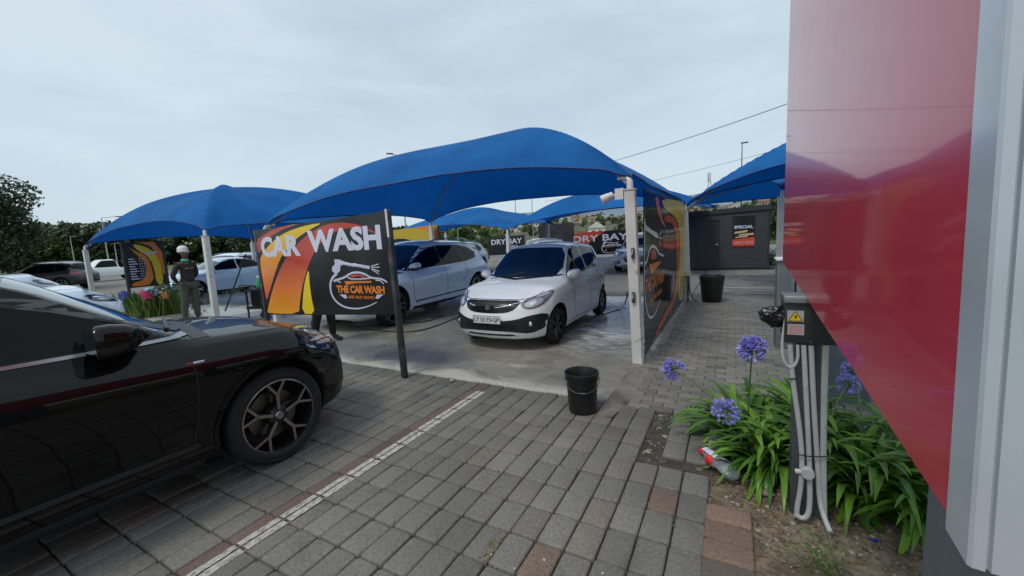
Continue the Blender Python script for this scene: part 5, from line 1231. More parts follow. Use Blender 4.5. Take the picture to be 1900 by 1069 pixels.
# ================================================================ buckets
def bucket(label, loc, r0, r1, h, lid=False, handle=True, tilt=0):
    r = empty('bucket', loc, 0, label, 'bucket')
    b = MB().lathe([(r0 - .01, .0), (r0, .01), (r1 - .004, h * .82), (r1 + .006, h * .825), (r1 + .008, h * .86), (r1 - .001, h * .865), (r1, h * .91), (r1 + .010, h * .915), (r1 + .012, h), (r1 + .002, h + .003), (r1 - .006, h - .01), (r0 - .008, .012), (0, .012)], 48).build('pail', M['bl_plastic'], r, smooth=40)
    if handle:
        pts = [((r1 + .016) * math.cos(t), -(r1 + .02) * abs(math.sin(t)) * .98, h * .86 - .34 * r1 * 2 * math.sin(t)) for t in [math.pi * k / 20 for k in range(21)]]
        MB().tube(pts, .0035, 8).tube([pts[9], pts[11]], .009, 10).build('handle', M['steel_dark'], r, smooth=60)
    return r
p = atZ(1080, 763, 0); bucket('black plastic bucket with wire handle standing on the cobbles in front of the wash slab', (p.x, p.y + .02, .003), .128, .148, .375).rotation_euler = (0, 0, .35)
p = atZ(1320, 561, 0); bucket('larger black tub standing on the paved walk before the dark cabin', (p.x, p.y + .12, .002), .205, .255, .60, handle=False)

# plastic bottle
a = atZ(1303, 838, .03); b = atZ(1366, 884, .045); ln = (b - a).length
bt = empty('plastic_bottle', tuple(a), 0, 'crushed empty clear plastic bottle with a red cap and label lying on the soil', 'bottle')
d = (b - a).normalized(); bt.rotation_euler = d.to_track_quat('X', 'Z').to_euler()
m = bpy.data.materials.new('clear_plastic'); nt, N, L = nodes(m); q = N['Principled BSDF']; q.inputs['Base Color'].default_value = (.80, .84, .88, 1); q.inputs['Roughness'].default_value = .10; q.inputs['Transmission Weight'].default_value = .75; q.inputs['IOR'].default_value = 1.3; q.inputs['Coat Weight'].default_value = .5
prof = [(0, .02 * ln), (.013, .03 * ln), (.014, .10 * ln), (.018, .14 * ln), (.036, .26 * ln), (.044, .34 * ln), (.043, .5 * ln), (.036, .58 * ln), (.043, .68 * ln), (.046, .8 * ln), (.044, .93 * ln), (.030, .985 * ln), (0, .97 * ln)]
bo = MB().lathe([(r * 1.15, h) for r, h in prof], 28, 'x').build('bottle_body', m, bt, smooth=60)
for v in bo.data.vertices:
    n_ = nz_.noise(v.co * 34); k = sstep(.3 * ln, .6 * ln, v.co.x); v.co.y *= 1 + .28 * n_ * k; v.co.z = v.co.z * (1 - .30 * k) + .008 * n_ * k
MB().lathe([(.0, -.018), (.019, -.018), (.0195, .022), (.016, .025)], 20, 'x').build('cap', mat('cap_red', (.55, .015, .015), .35), bt, smooth=40)
lbm = MB().lathe([(.0525, .30 * ln), (.0510, .50 * ln)], 28, 'x').build('label', mat('bottle_label', (.62, .02, .03), .35, coat=.4), bt, smooth=60)
for v in lbm.data.vertices: n_ = nz_.noise(v.co * 34); k = sstep(.3 * ln, .6 * ln, v.co.x); v.co.y *= 1 + .28 * n_ * k; v.co.z = v.co.z * (1 - .30 * k) + .008 * n_ * k
mb = MB()
for z in (-.010, .012):
    pts = [(.345 * ln + .17 * ln * t, -.9 + 1.8 * t + .35 * math.sin(t * 9)) for t in [k / 14 for k in range(15)]]
    st = stroke(pts, .012)
    flat(mb, [(x, a_ + z * 12) for x, a_ in stroke(pts, .16)], lambda u, v, d_: (u, .0535 * math.sin(v + .4), .0535 * math.cos(v + .4)), 0)
mb.build('label_script', M['letter'], lbm, recalc=False)

# blue wrapper on the soil, pale peel on the slab edge
def scrap(name, label, cat, px, py, m, r, seed, z=.0):
    p = atZ(px, py, z); mb = MB(); random.seed(seed); n = 5
    G = [[mb.vv((p.x + r * (i / n - .5) * 2 + random.gauss(0, r * .15), p.y + r * (j / n - .5) * 1.2, z + r * .5 + random.gauss(0, r * .35))) for i in range(n + 1)] for j in range(n + 1)]
    for j in range(n):
        for i in range(n): mb.face((G[j][i], G[j][i + 1], G[j + 1][i + 1], G[j + 1][i]))
    return tag(mb.build(name, m, smooth=30, recalc=False), label, cat)
scrap('wrapper', 'small crumpled dark blue wrapper on the soil near the bottom right', 'wrapper', 1624, 1005, mat('wrap_blue', (.02, .035, .22), .25, coat=.5), .022, 3)
scrap('paper_scrap', 'small white paper scrap on the soil left of the conduit post', 'litter', 1411, 902, mat('paper_white', (.7, .7, .7), .6), .012, 4)
mb = MB()
stone(mb, 0, 0, 0, .045); o = tag(mb.build('rock', mat('rock', (.17, .15, .12), .9, nz=(20, .3), bump=(40, .6, .01)), smooth=60), 'single grey-brown rock on the soil below the flowers', 'rock'); o.location = atZ(1424, 915, .0)
mb = MB(); stone(mb, 0, 0, 0, .028); o = tag(mb.build('peel', mat('peel', (.48, .44, .22), .8), smooth=60), 'small pale yellow lump lying at the front edge of the wash slab', 'litter'); o.location = atZ(838, 706, .02)

# ================================================================ flower bed plants
def leafmat(name, a, b, tr=.25):
    m = bpy.data.materials.new(name); nt, N, L = nodes(m); q = N['Principled BSDF']; q.inputs['Roughness'].default_value = .38; q.inputs['Specular IOR Level'].default_value = .5
    tc = N.new('ShaderNodeTexCoord'); n = N.new('ShaderNodeTexNoise'); n.inputs['Scale'].default_value = 5; L.new(tc.outputs['Object'], n.inputs['Vector'])
    at = N.new('ShaderNodeAttribute'); at.attribute_name = 'tone'
    mx = N.new('ShaderNodeMix'); mx.data_type = 'RGBA'; L.new(at.outputs['Fac'], mx.inputs[0]); mx.inputs[6].default_value = (*a, 1); mx.inputs[7].default_value = (*b, 1)
    mr = N.new('ShaderNodeMapRange'); mr.inputs[1].default_value = .3; mr.inputs[2].default_value = .7; mr.inputs[3].default_value = .75; mr.inputs[4].default_value = 1.25; L.new(n.outputs['Fac'], mr.inputs[0])
    sc = N.new('ShaderNodeVectorMath'); sc.operation = 'SCALE'; L.new(mx.outputs[2], sc.inputs[0]); L.new(mr.outputs[0], sc.inputs['Scale']); L.new(sc.outputs[0], q.inputs['Base Color'])
    t = N.new('ShaderNodeBsdfTranslucent'); L.new(sc.outputs[0], t.inputs['Color']); ms = N.new('ShaderNodeMixShader'); ms.inputs[0].default_value = tr; L.new(q.outputs[0], ms.inputs[1]); L.new(t.outputs[0], ms.inputs[2]); L.new(ms.outputs[0], N['Material Output'].inputs[0])
    return m
M['strap_leaf'] = leafmat('strap_leaf', (.028, .10, .010), (.15, .31, .03))
M['leaf_dark'] = leafmat('leaf_dark', (.014, .032, .010), (.05, .085, .022))
M['leaf_mid'] = leafmat('leaf_mid', (.025, .055, .012), (.08, .13, .03))
M['leaf_lite'] = leafmat('leaf_lite', (.05, .10, .015), (.13, .22, .04))
M['stem'] = mat('stem', (.09, .17, .03), .5)
M['petal'] = mat('petal', (.30, .29, .70), .5, sss=0); M['petal2'] = mat('petal2', (.42, .42, .84), .5)
def toned(me, tones):
    ca = me.color_attributes.new('tone', 'FLOAT_COLOR', 'POINT')
    for i, c in enumerate(tones): ca.data[i].color = (c, c, c, 1)
def strap_clump(n, L0, L1, w, arch, tone=(0, 1)):
    mb = MB(); tn = []
    for k in range(n):
        az = random.uniform(0, 2 * math.pi); Ln = random.uniform(L0, L1); el = random.uniform(.55, 1.35) if random.random() < .75 else random.uniform(.2, .6); seg = 9; t0 = random.uniform(*tone)
        p = Vector((random.gauss(0, .035), random.gauss(0, .035), random.uniform(-.02, .03))); ww = w * random.uniform(.75, 1.2); tw = random.uniform(-.5, .5); prev = None; a2 = az
        for s_ in range(seg + 1):
            t = s_ / seg; e2 = el - arch * random.uniform(.9, 1.1) * t ** 1.5 * 1.9; a2 += random.uniform(-.03, .03)
            d = Vector((math.cos(a2) * math.cos(e2), math.sin(a2) * math.cos(e2), math.sin(e2)))
            side = Vector((-math.sin(a2 + tw), math.cos(a2 + tw), 0)); wd = ww * (.55 + .45 * math.sin(math.pi * min(1, t * 1.25 + .15))) * (1 - max(0, t - .75) / .25 * .92)
            up = side.cross(d) * -1
            r = [mb.vv(p - side * wd / 2 + up * wd * .12), mb.vv(p), mb.vv(p + side * wd / 2 + up * wd * .12)]; tn += [min(1, max(0, t0 + .25 * t - .1))] * 3
            if prev: mb.face((prev[0], prev[1], r[1], r[0])); mb.face((prev[1], prev[2], r[2], r[1]))
            prev = r; p = p + d * Ln / seg
            if p.z < .015: p.z = .015
    me = mb.mesh('leaves', M['strap_leaf'], None, recalc=False); toned(me, tn)
    for q in me.polygons: q.use_smooth = True
    return me
random.seed(11)
clump_me = [strap_clump(92, .38, .64, .062, 1.0) for _ in range(4)]
def agap(label, x, y, me, sc=1.0, rz=0):
    r = empty('agapanthus_plant', (x, y, -.03), rz, label, 'plant', 'agapanthus in the flower bed'); r.scale = (sc, sc, sc); link('leaves', me, r); return r
spots = [(.09, 3.36, 1.05, 'left front of the bed, nearest the lying bottle'), (.30, 3.12, 1.0, 'directly behind the conduit post'), (.22, 3.55, 1.1, 'left rear of the bed by the pale kerb'),
         (.58, 3.34, 1.1, 'just right of the conduit post'), (.80, 3.05, 1.1, 'right of the post, leaning under the red sign'), (.52, 3.75, 1.1, 'rear middle of the bed'),
         (.98, 2.86, .92, 'bottom right, dark leaves drooping to the soil'), (1.05, 3.35, 1.1, 'far right, mostly hidden by the red sign'), (.66, 2.95, .88, 'front right of the post, leaves reaching the gravel'), (.20, 3.02, .8, 'front of the bed, short leaves left of the post'),
         (1.18, 3.06, 1.05, 'low right, between the post and the grey plinth')]
plants = []
for k, (x, y, sc, t) in enumerate(spots):
    plants.append(agap('strap-leaved green agapanthus clump, ' + t, x, y, clump_me[k % 4], sc, k * 1.3))
def flower(plant, base, head, r, n, open_=.0):
    inv = Matrix.Translation(Vector(plant.location)) @ Matrix.Rotation(plant.rotation_euler.z, 4, 'Z') @ Matrix.Scale(plant.scale.x, 4); inv = inv.inverted()
    b = inv @ Vector(base); h = inv @ Vector(head); r = r / plant.scale.x; mid = (b + h) / 2 + Vector((0, 0, .06))
    st = MB().tube(chaikin([tuple(b), tuple(mid), tuple(h)], 2, False), .0048, 8).build('flower_stem', M['stem'], plant, smooth=60)
    mb = MB(); ax = (h - mid).normalized()
    for k in range(n):
        while True:
            d = Vector((random.gauss(0, 1), random.gauss(0, 1), random.gauss(0, 1))).normalized()
            if d.dot(ax) > -.75: break
        L_ = r * random.uniform(.62, 1.12); e = h + d * L_; dd = (d + Vector((0, 0, random.uniform(-.3, .2)))).normalized(); u = dd.orthogonal().normalized(); v = dd.cross(u)
        mb.mi = 2; mb.tube([h, h + d * L_ * .62], .0012, 4, False)
        mb.mi = random.choice((0, 0, 1)); c0 = h + d * L_ * .58; op = random.uniform(.3, 1.0) * .013
        for q in range(6):
            a = q * math.pi / 3; dr = u * math.cos(a) + v * math.sin(a); pe = u * math.cos(a + 1.57) + v * math.sin(a + 1.57)
            i = [mb.vv(c0), mb.vv(c0 + dd * .024 + dr * .008 + pe * .0062), mb.vv(c0 + dd * .040 + dr * op * 1.6), mb.vv(c0 + dd * .024 + dr * .008 - pe * .0062)]
            mb.face(i)
    mb.build('flower_head', [M['petal'], M['petal2'], M['stem']], st, recalc=False)
def fp_(px, py, Y): return atY(px, py, Y)
flower(plants[0], (.12, 3.35, .12), fp_(1396, 648, 3.15), .108, 100)
flower(plants[0], (.05, 3.35, .14), fp_(1249, 686, 3.45), .105, 80)
flower(plants[9], (.02, 3.10, .10), fp_(1346, 762, 2.95), .105, 95)
flower(plants[7], (.80, 3.35, .15), fp_(1584, 690, 3.9), .085, 60)
flower(plants[3], (.60, 3.40, .15), fp_(1574, 712, 3.8), .07, 40)
# young shoots and weeds
def sprig(label, x, y, h, n, sc):
    r = empty('weed', (x, y, -.02), 0, label, 'weed'); mb = MB(); tn = []
    for k in range(n):
        a = random.uniform(0, 6.3); e = random.uniform(.3, 1.3); p = Vector((0, 0, 0)); d = Vector((math.cos(a) * math.cos(e), math.sin(a) * math.cos(e), math.sin(e))); q = d * h * random.uniform(.5, 1)
        for j in range(4):
            c = q * (j + 1) / 4; s = Vector((-math.sin(a), math.cos(a), random.uniform(-.3, .3))) * sc; f = d * sc * 1.4 * (1 if j % 2 else .8) + s * (1 if j % 2 else -1) * .8
            i = [mb.vv(c), mb.vv(c + f * .5 + s * .35), mb.vv(c + f), mb.vv(c + f * .5 - s * .35)]; mb.face(i); tn += [random.uniform(.3, 1)] * 4
    me = mb.mesh('leaves', M['leaf_lite'], None, recalc=False); toned(me, tn); link('leaves', me, r); return r
p = atZ(1690, 1000, 0); sprig('small bright green leafy weed beside the grey plinth', p.x, p.y - .02, .24, 12, .022)
p = atZ(1512, 1062, 0); sprig('low tuft of bright green weed at the bottom edge, right of the brick border', p.x + .02, p.y + .03, .17, 60, .017)
p = atZ(1425, 700, 0); sprig('spindly light green shoot rising behind the front flower heads', .22, 3.25, .62, 5, .03)
# ================================================================ people
def skin_mesh(name, V, E, m, parent, sub=1, root=0, smooth=175):
    """V: {key: ((x,y,z), r or (rx,ry))}"""
    keys = list(V); ix = {k: i for i, k in enumerate(keys)}
    me = bpy.data.meshes.new(name); me.from_pydata([V[k][0] for k in keys], [(ix[a], ix[b]) for a, b in E], [])
    o = link(name, me, parent); sk = o.modifiers.new('s', 'SKIN'); sk.use_smooth_shade = True; sk.branch_smoothing = .6
    for i, k in enumerate(keys):
        r = V[k][1]; r = r if isinstance(r, tuple) else (r, r); me.skin_vertices[0].data[i].radius = r; me.skin_vertices[0].data[i].use_root = (i == root)
    if sub: sd_ = o.modifiers.new('u', 'SUBSURF'); sd_.levels = sub; sd_.render_levels = sub
    baked(o); o.data.materials.clear(); o.data.materials.append(m)
    for p in o.data.polygons: p.use_smooth = True
    return o
def person(root, arms, shirt_m, pants_m, skin_m, legs=(.0, .0), lean=0, twist=0, headcol=None, h=1.0):
    """faces +y locally; arms: ((elbow, wrist) left, (elbow, wrist) right)"""
    V = {}; E = []
    def a(k, p, r, to=None):
        V[k] = ((p[0] * h, (p[1] + lean * max(0, p[2] - .95)) * h, p[2] * h), tuple(q * h for q in r) if isinstance(r, tuple) else r * h)
        if to: E.append((to, k))
    a('pel', (0, 0, .95), (.135, .10)); a('waist', (0, .01, 1.08), (.125, .095), 'pel'); a('chest', (0, .015, 1.27), (.155, .115), 'waist'); a('sh', (0, 0, 1.40), (.12, .09), 'chest'); a('neck', (0, .0, 1.49), .052, 'sh'); a('neck2', (0, .012, 1.54), .050, 'neck')
    a('jaw', (0, .030, 1.578), (.066, .072), 'neck2'); a('head', (0, .012, 1.645), (.086, .098), 'jaw'); a('crown', (0, .004, 1.715), (.066, .076), 'head')
    for s, (el, wr), sp in ((-1, arms[0], legs[0]), (1, arms[1], legs[1])):
        t = 'L' if s < 0 else 'R'
        a('s' + t, (s * .165, 0, 1.395), .058, 'sh'); a('u' + t, tuple((Vector((s * .185, 0, 1.36)) + Vector(el)) / 2), .047, 's' + t); a('e' + t, el, .040, 'u' + t)
        a('f' + t, tuple((Vector(el) * .6 + Vector(wr) * .4)), .038, 'e' + t); a('w' + t, wr, (.026, .022), 'f' + t)
        d = (Vector(wr) - Vector(el)).normalized(); pal = Vector(wr) + d * .07; sd = Vector((0, 1, 0)) if abs(d.y) < .8 else Vector((0, 0, 1)); sd = (sd - d * sd.dot(d)).normalized(); up = d.cross(sd)
        a('p' + t, tuple(pal), (.036, .017), 'w' + t)
        for q, (off, ln) in enumerate(((-.030, .066), (-.010, .078), (.010, .072), (.028, .056))):
            b0 = pal + d * .025 + sd * off; a(f'g{t}{q}a', tuple(b0), .010, 'p' + t); a(f'g{t}{q}b', tuple(b0 + d * ln * .5 + up * s * .010), .0085, f'g{t}{q}a'); a(f'g{t}{q}c', tuple(b0 + d * ln * .85 + up * s * .028), .0075, f'g{t}{q}b')
        b0 = Vector(wr) + d * .035 - sd * .03; a(f'h{t}a', tuple(b0), .011, 'w' + t); a(f'h{t}b', tuple(b0 + d * .035 - sd * .025), .009, f'h{t}a')
        a('hip' + t, (s * .10, 0, .90), .095, 'pel'); a('k' + t, (s * .11, .012 + sp * .5, .50), .062, 'hip' + t); a('c' + t, (s * .115, -.02 + sp * .8, .34), .058, 'k' + t); a('a' + t, (s * .12, -.03 + sp, .09), .040, 'c' + t)
        a('o' + t, (s * .125, .06 + sp, .045), (.042, .032), 'a' + t); a('t' + t, (s * .13, .15 + sp, .03), (.038, .024), 'o' + t)
    body = skin_mesh('body', V, E, skin_m, root, 2)
    def grow(keys, f, extra=None):
        K = set(keys); return {k: (V[k][0], tuple(r * f + .012 for r in (V[k][1] if isinstance(V[k][1], tuple) else (V[k][1],) * 2))) for k in V if k in K}, [e for e in E if e[0] in K and e[1] in K]
    v, e = grow(['pel', 'waist', 'chest', 'sh', 'sL', 'sR', 'uL', 'uR', 'eL', 'eR', 'fL', 'fR', 'wL', 'wR', 'neck'], 1.06)
    # sleeves stop before the hand
    v['pel'] = ((0, 0, .93 * h), (.165 * h, .135 * h)); v['neck'] = ((v['neck'][0][0], v['neck'][0][1], v['neck'][0][2] - .02), (.062, .062))
    skin_mesh('shirt', v, e, shirt_m, body, 2)
    v, e = grow(['pel', 'hipL', 'hipR', 'kL', 'kR', 'cL', 'cR', 'aL', 'aR'], 1.12)
    v['pel'] = ((v['pel'][0][0], v['pel'][0][1], v['pel'][0][2] + .03), (.145 * h, .115 * h)); skin_mesh('trousers', v, e, pants_m, body, 2)
    for s, t in ((-1, 'L'), (1, 'R')):
        skin_mesh('shoe', {'a': (V['a' + t][0], .050), 'b': (V['o' + t][0], (.050, .042)), 'c': (V['t' + t][0], (.046, .032))}, [('a', 'b'), ('b', 'c')], M['shoe'], body, 1)
    hd = Vector(V['head'][0])
    nb = MB(); nb.lathe([(.004, .02), (.012, .0), (.014, -.015), (.006, -.024)], 8, 'z', tuple(hd + Vector((0, .095 * h, .0)))); nb.build('nose', skin_m, body, smooth=60)
    for s in (-1, 1):
        MB().lathe([(0, .012), (.008, .008), (.011, 0), (.008, -.008), (0, -.012)], 10, 'y', tuple(hd + Vector((s * .03, .083 * h, .012)))).build('eye', M['eye'], body, smooth=60)
        MB().lathe([(0, -.010), (.016, -.006), (.018, .004), (.008, .010), (0, .008)], 10, 'x', tuple(hd + Vector((s * .084, -.005, -.005)))).build('ear', skin_m, body, smooth=60)
    MB().box(tuple(hd + Vector((0, .088 * h, -.045))), (.044, .012, .012)).build('mouth', M['lip'], body)
    return body
M['skin'] = mat('skin_dark', (.12, .065, .042), .45, nz=(20, .1)); M['eye'] = mat('eye', (.5, .48, .45), .2); M['lip'] = mat('lip', (.09, .035, .03), .5); M['shoe'] = mat('shoe', (.03, .03, .032), .5)
M['shirt'] = mat('shirt_charcoal', (.028, .024, .026), .85, nz=(14, .2), bump=(14, .6, .02)); M['pants'] = mat('trousers_olive', (.075, .085, .065), .85, nz=(9, .2), bump=(10, .6, .03)); M['wrap'] = mat('headwrap', (.74, .71, .68), .8, bump=(18, .6, .02))
pz_ = atD(354, 560, 12.6)
w1 = empty('person', (pz_.x, pz_.y, .0), 0, 'woman in a white headwrap, dark long-sleeved top and olive trousers', 'person')
bd = person(w1, ((( -.27, -.09, 1.13), (-.13, -.17, 1.0)), ((.26, -.08, 1.12), (.13, -.17, .97))), M['shirt'], M['pants'], M['skin'], (.03, -.05), h=1.03)
hw = MB(); hw.lathe([(.088, -.02), (.106, .01), (.112, .05), (.105, .09), (.078, .125), (.03, .145), (0, .148)], 24, 'z', (0, -.022, 1.735)); hw.tube([(.10 * math.cos(t), -.018 + .112 * math.sin(t), 1.730 + .02 * math.sin(t + 1)) for t in [2 * math.pi * k / 20 for k in range(21)]], .017, 8, False)
hw.build('headwrap', M['wrap'], bd, smooth=60)
mb = MB(); fl = lambda u, v, d: (u, .150 - 1.0 * u * u + d, v)
MB().tube([(-.09, .125, 1.34), (-.03, .150, 1.325), (.05, .150, 1.335), (.10, .125, 1.325)], .010, 6).build('shirt_print', mat('print_shirt', (.35, .20, .14), .7), bd)
MB().lathe([(.066, -.02), (.082, .0), (.085, .02), (.060, .04)], 16, 'z', (.01, .02, 1.515)).build('scarf', mat('scarf_green', (.10, .42, .30), .7), bd, smooth=60)
w1.rotation_euler = (0, 0, math.atan2(-(0 - pz_.x), (0 - pz_.y)) + .55)
# washer behind the banner (only the legs show below it)
w2 = empty('person', (-6.15, 4.42, .03), R(-75), 'person in black trousers standing behind the CAR WASH banner, only the legs in view', 'person')
M['pants_black'] = mat('trousers_black', (.010, .010, .011), .6, bump=(12, .6, .02)); M['shirt_blk'] = mat('shirt_black', (.015, .015, .017), .8)
b2_ = person(w2, ((( -.28, .05, 1.15), (-.24, .28, 1.18)), ((.28, .08, 1.14), (.22, .32, 1.16))), M['shirt_blk'], M['pants_black'], M['skin'], (.10, -.08), h=.98)
MB().lathe([(.082, 0), (.095, .04), (.085, .09), (.05, .12), (0, .13)], 20, 'z', (0, .0, 1.665)).build('hair', M['seam'], b2_, smooth=60)
# ================================================================ rest of the car park
def far_copy(src, name, loc, rz, label, cat, mats=None):
    r = copy_tree(src); r.location = loc; r.rotation_euler = (0, 0, rz); r['label'] = label; r['category'] = cat; return r
pb = place(lambda r, **k: suv(r, **k), 'sport_utility_car', (-31.5, 9.5, -.03), R(140), 'black sport utility car parked across the lot at the far left', 'car', paint=M['paint_dark'], L=4.7, W=1.86, H=1.72, far=True)
p = atZ(128, 535, -.03); pb.location = (p.x + .6, p.y - 1.0, -.03); pb.rotation_euler = (0, 0, R(128))
sb = place(lambda r, **k: sedan(r, **k), 'sedan_car', (-18.75, 8.95, .03), R(180), 'light blue-white sedan parked under the left canopy behind the woman', 'car', paint=mat('paint_pale_blue', (.48, .66, .84), .3, 0, .9, .02))
# white cars between the black car and the left canopy
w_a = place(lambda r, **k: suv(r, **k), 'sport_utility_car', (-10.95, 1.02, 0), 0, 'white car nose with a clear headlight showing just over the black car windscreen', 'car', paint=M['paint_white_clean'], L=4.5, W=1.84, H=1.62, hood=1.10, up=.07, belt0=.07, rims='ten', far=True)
w_b = far_copy(w_a, 'x', (-19.3, 2.05, 0), 0, 'white car whose bonnet shows at the left edge, before the black one', 'car')
w_a.scale = (1, 1, 1.07); w_b.scale = (1.05, 1.05, 1.2)
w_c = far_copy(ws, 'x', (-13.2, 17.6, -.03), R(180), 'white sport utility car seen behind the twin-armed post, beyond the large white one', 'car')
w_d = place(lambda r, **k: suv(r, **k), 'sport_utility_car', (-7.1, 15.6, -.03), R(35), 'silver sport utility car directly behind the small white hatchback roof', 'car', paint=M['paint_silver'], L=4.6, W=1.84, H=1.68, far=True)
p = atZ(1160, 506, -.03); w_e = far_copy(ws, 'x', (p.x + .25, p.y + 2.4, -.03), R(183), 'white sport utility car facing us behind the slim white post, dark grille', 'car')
w_f = far_copy(ws, 'x', (-31, 17.5, -.03), R(70), 'white sport utility car whose pale roof shows behind the light blue sedan', 'car')
p = atD(425, 500, 24); w_f.location = (p.x, p.y, -.03); w_f.rotation_euler = (0, 0, R(205))
# pickup
def pickup(root):
    pa_ = M['paint_white']
    sp = dict(L=5.2, W=1.8, R=.36, axles=(1.65, -1.45), paint=pa_, wind=(1.0, .5), tw=.22, rim=.65, arch=.05,
        top=[(-2.6, 1.02), (-.62, 1.02), (-.55, 1.1), (-.45, 1.6), (-.3, 1.72), (.4, 1.72), (.6, 1.66), (1.05, 1.18), (1.2, 1.12), (2.3, 1.0), (2.6, .85)], belt=[(-2.6, .98), (-.5, 1.0), (1.0, 1.05), (2.3, .92), (2.6, .7)],
        hw=[(-2.6, .85), (0, .9), (2.0, .88), (2.6, .75)], sill=[(-2.6, .5), (0, .42), (2.6, .38)], side=[(0, .96), (.5, 1.0), (.85, .98), (1, .95)], nose=[(.3, 0), (.6, .02), (.9, -.1)], tail=[(.5, 0), (1.0, 0)], kF=.2, kR=.02, crown=.05)
    c = Car(root, sp)
    for sx in (-1, 1): c.decal('side_window', [(1.0, 1.1), (.6, 1.5), (.4, 1.62), (-.38, 1.62), (-.45, 1.1)], 'side', M['glass_side'], sx, .004, smooth=0); c.decal('tail_light', [(sx * .70, .70), (sx * .84, .70), (sx * .84, .98), (sx * .70, .98)], 'rear', M['tail_red'], off=.006, smooth=0)
    c.decal('rear_window', [(-.65, 1.55), (.65, 1.55), (.7, 1.2), (-.7, 1.2)], 'rear', M['glass_side'], off=.005, smooth=0)
    c.decal('load_bed', [(-.72, -.75), (.72, -.75), (.72, -2.5), (-.72, -2.5)], 'top', M['trim'], off=.004, smooth=0)
    c.decal('rear_bumper', [(-.8, .58), (.8, .58), (.8, .48), (-.8, .48)], 'rear', M['dull_chrome'], off=.02, smooth=0); c.wheels('seven', M['rim_silver'])
p = atZ(200, 514, -.03); k_ = .82
pk = empty('pickup_truck', (0, 0, 0), 0, 'white pickup truck parked far away between the black car and the price board', 'pickup'); pickup(pk); pk.location = (p.x * k_, p.y * k_, -.03); pk.rotation_euler = (0, 0, R(-28 + 180 + 30))

# ---------------------------------------------------------------- trees
def crown_mesh(name, clumps, leaves, leaf, m, flat_=.8, seed=1):
    random.seed(seed); mb = MB(); tn = []
    for (cx, cy, cz, r) in clumps:
        t0 = random.uniform(.1, .75)
        for _ in range(int(leaves * r ** 1.6)):
            d = Vector((random.gauss(0, 1), random.gauss(0, 1), random.gauss(0, 1))).normalized(); rr = r * random.uniform(.45, 1.06) ** .6
            c = Vector((cx, cy, cz)) + Vector((d.x * rr, d.y * rr, d.z * rr * flat_)); n = (d + Vector((random.gauss(0, .6), random.gauss(0, .6), random.gauss(.3, .6)))).normalized()
            u = n.orthogonal().normalized() * leaf * random.uniform(.6, 1.3); v = n.cross(u) * random.uniform(.5, .9); a = random.random() * 6.3
            u, v = u * math.cos(a) + v * math.sin(a), v * math.cos(a) - u * math.sin(a)
            i = [mb.vv(c - u), mb.vv(c - v * .7), mb.vv(c + u), mb.vv(c + v * .7)]; mb.face(i); tn += [min(1, max(0, t0 + random.gauss(0, .18)))] * 4
    me = mb.mesh(name, m, None, recalc=False); toned(me, tn); return me
def tree_parts(h, w, nc, seed, leaf, dens, m, trunk_h=.35):
    random.seed(seed); cl = []
    for k in range(nc):
        a = random.uniform(0, 6.3); rad = random.random() ** .6 * w * .5; z = h * (trunk_h + .08 + (1 - trunk_h - .16) * random.random()); s = 1 - .55 * abs((z / h - .62) / .45)
        cl.append((math.cos(a) * rad * max(.35, s), math.sin(a) * rad * max(.35, s), z, w * random.uniform(.13, .22)))
    cl.append((0, 0, h * .9, w * .14))
    cm = crown_mesh('crown', cl, dens, leaf, m, .8, seed)
    tb = MB(); th_ = h * trunk_h; tb.tube([(0, 0, -.1), (w * .01, 0, th_ * .6), (w * .02, w * .01, th_ * 1.2), (0, 0, h * .75)], [w * .045, w * .035, w * .028, w * .008], 8)
    for c in cl[:max(5, nc // 2)]: tb.tube([(0, 0, th_ * random.uniform(.7, 1.4)), (c[0] * .5, c[1] * .5, (th_ + c[2]) / 2), (c[0], c[1], c[2])], [w * .018, w * .012, w * .004], 5, False)
    return cm, tb.mesh('trunk', M['bark'], 60)
M['bark'] = mat('bark', (.07, .055, .04), .9, nz=(6, .3), bump=(12, .8, .03))
def tree(meshes, name, label, group, x, y, z=0, sc=1, rz=0, szz=None, cat='tree'):
    r = empty(name, (x, y, z), rz, label, cat, group); r.scale = (sc, sc, szz or sc); link('crown', meshes[0], r); link('trunk', meshes[1], r); return r
big = tree_parts(7.4, 7.0, 34, 5, .13, 560, M['leaf_dark'], .28)
p = atD(-128, 500, 36); tree(big, 'shade_tree', 'tall dark leafy tree at the far left edge', None, p.x, p.y, -.05, 1.0, .4)
sml = tree_parts(4.6, 4.6, 20, 9, .13, 520, M['leaf_dark'], .3)
p = atD(16, 500, 46); tree(sml, 'shade_tree', 'lower dark tree right of the tallest tree at the left edge', None, p.x, p.y, -.05, 1.0, 1.4)
protos = [tree_parts(7.5, 9.0, 16, 20 + k, .42, 75, M[('leaf_dark', 'leaf_mid', 'leaf_dark', 'leaf_mid')[k]], .16) for k in range(4)]
random.seed(21)
for row, (dist, n, hs) in enumerate(((118, 30, .98), (142, 26, 1.25))):
    for k in range(n):
        px = 20 + (480 / n) * (k + .5) * 1.06 + random.uniform(-7, 7) + row * 8; q = atD(px, 500, dist + random.uniform(-8, 8)); s = random.uniform(.85, 1.15) * hs
        tree(protos[(k + row) % 4], 'woodland_tree', ('dark bushy tree in the front line of the wood beyond the car park' if row == 0 else 'tall dark tree in the back line of the wood beyond the car park'), ('front line of the far wood' if row == 0 else 'back line of the far wood'), q.x, q.y, -.3, s, random.uniform(0, 6.3), s * random.uniform(.85, 1.1))
for k in range(12):
    q = atD(500 + k * 30, 480, 120 + random.uniform(-10, 20)); s = random.uniform(.8, 1.1)
    tree(protos[k % 4], 'woodland_tree', 'green tree behind the banners in the middle distance', 'trees behind the banners', q.x, q.y, -.3, s, k, s * .9)
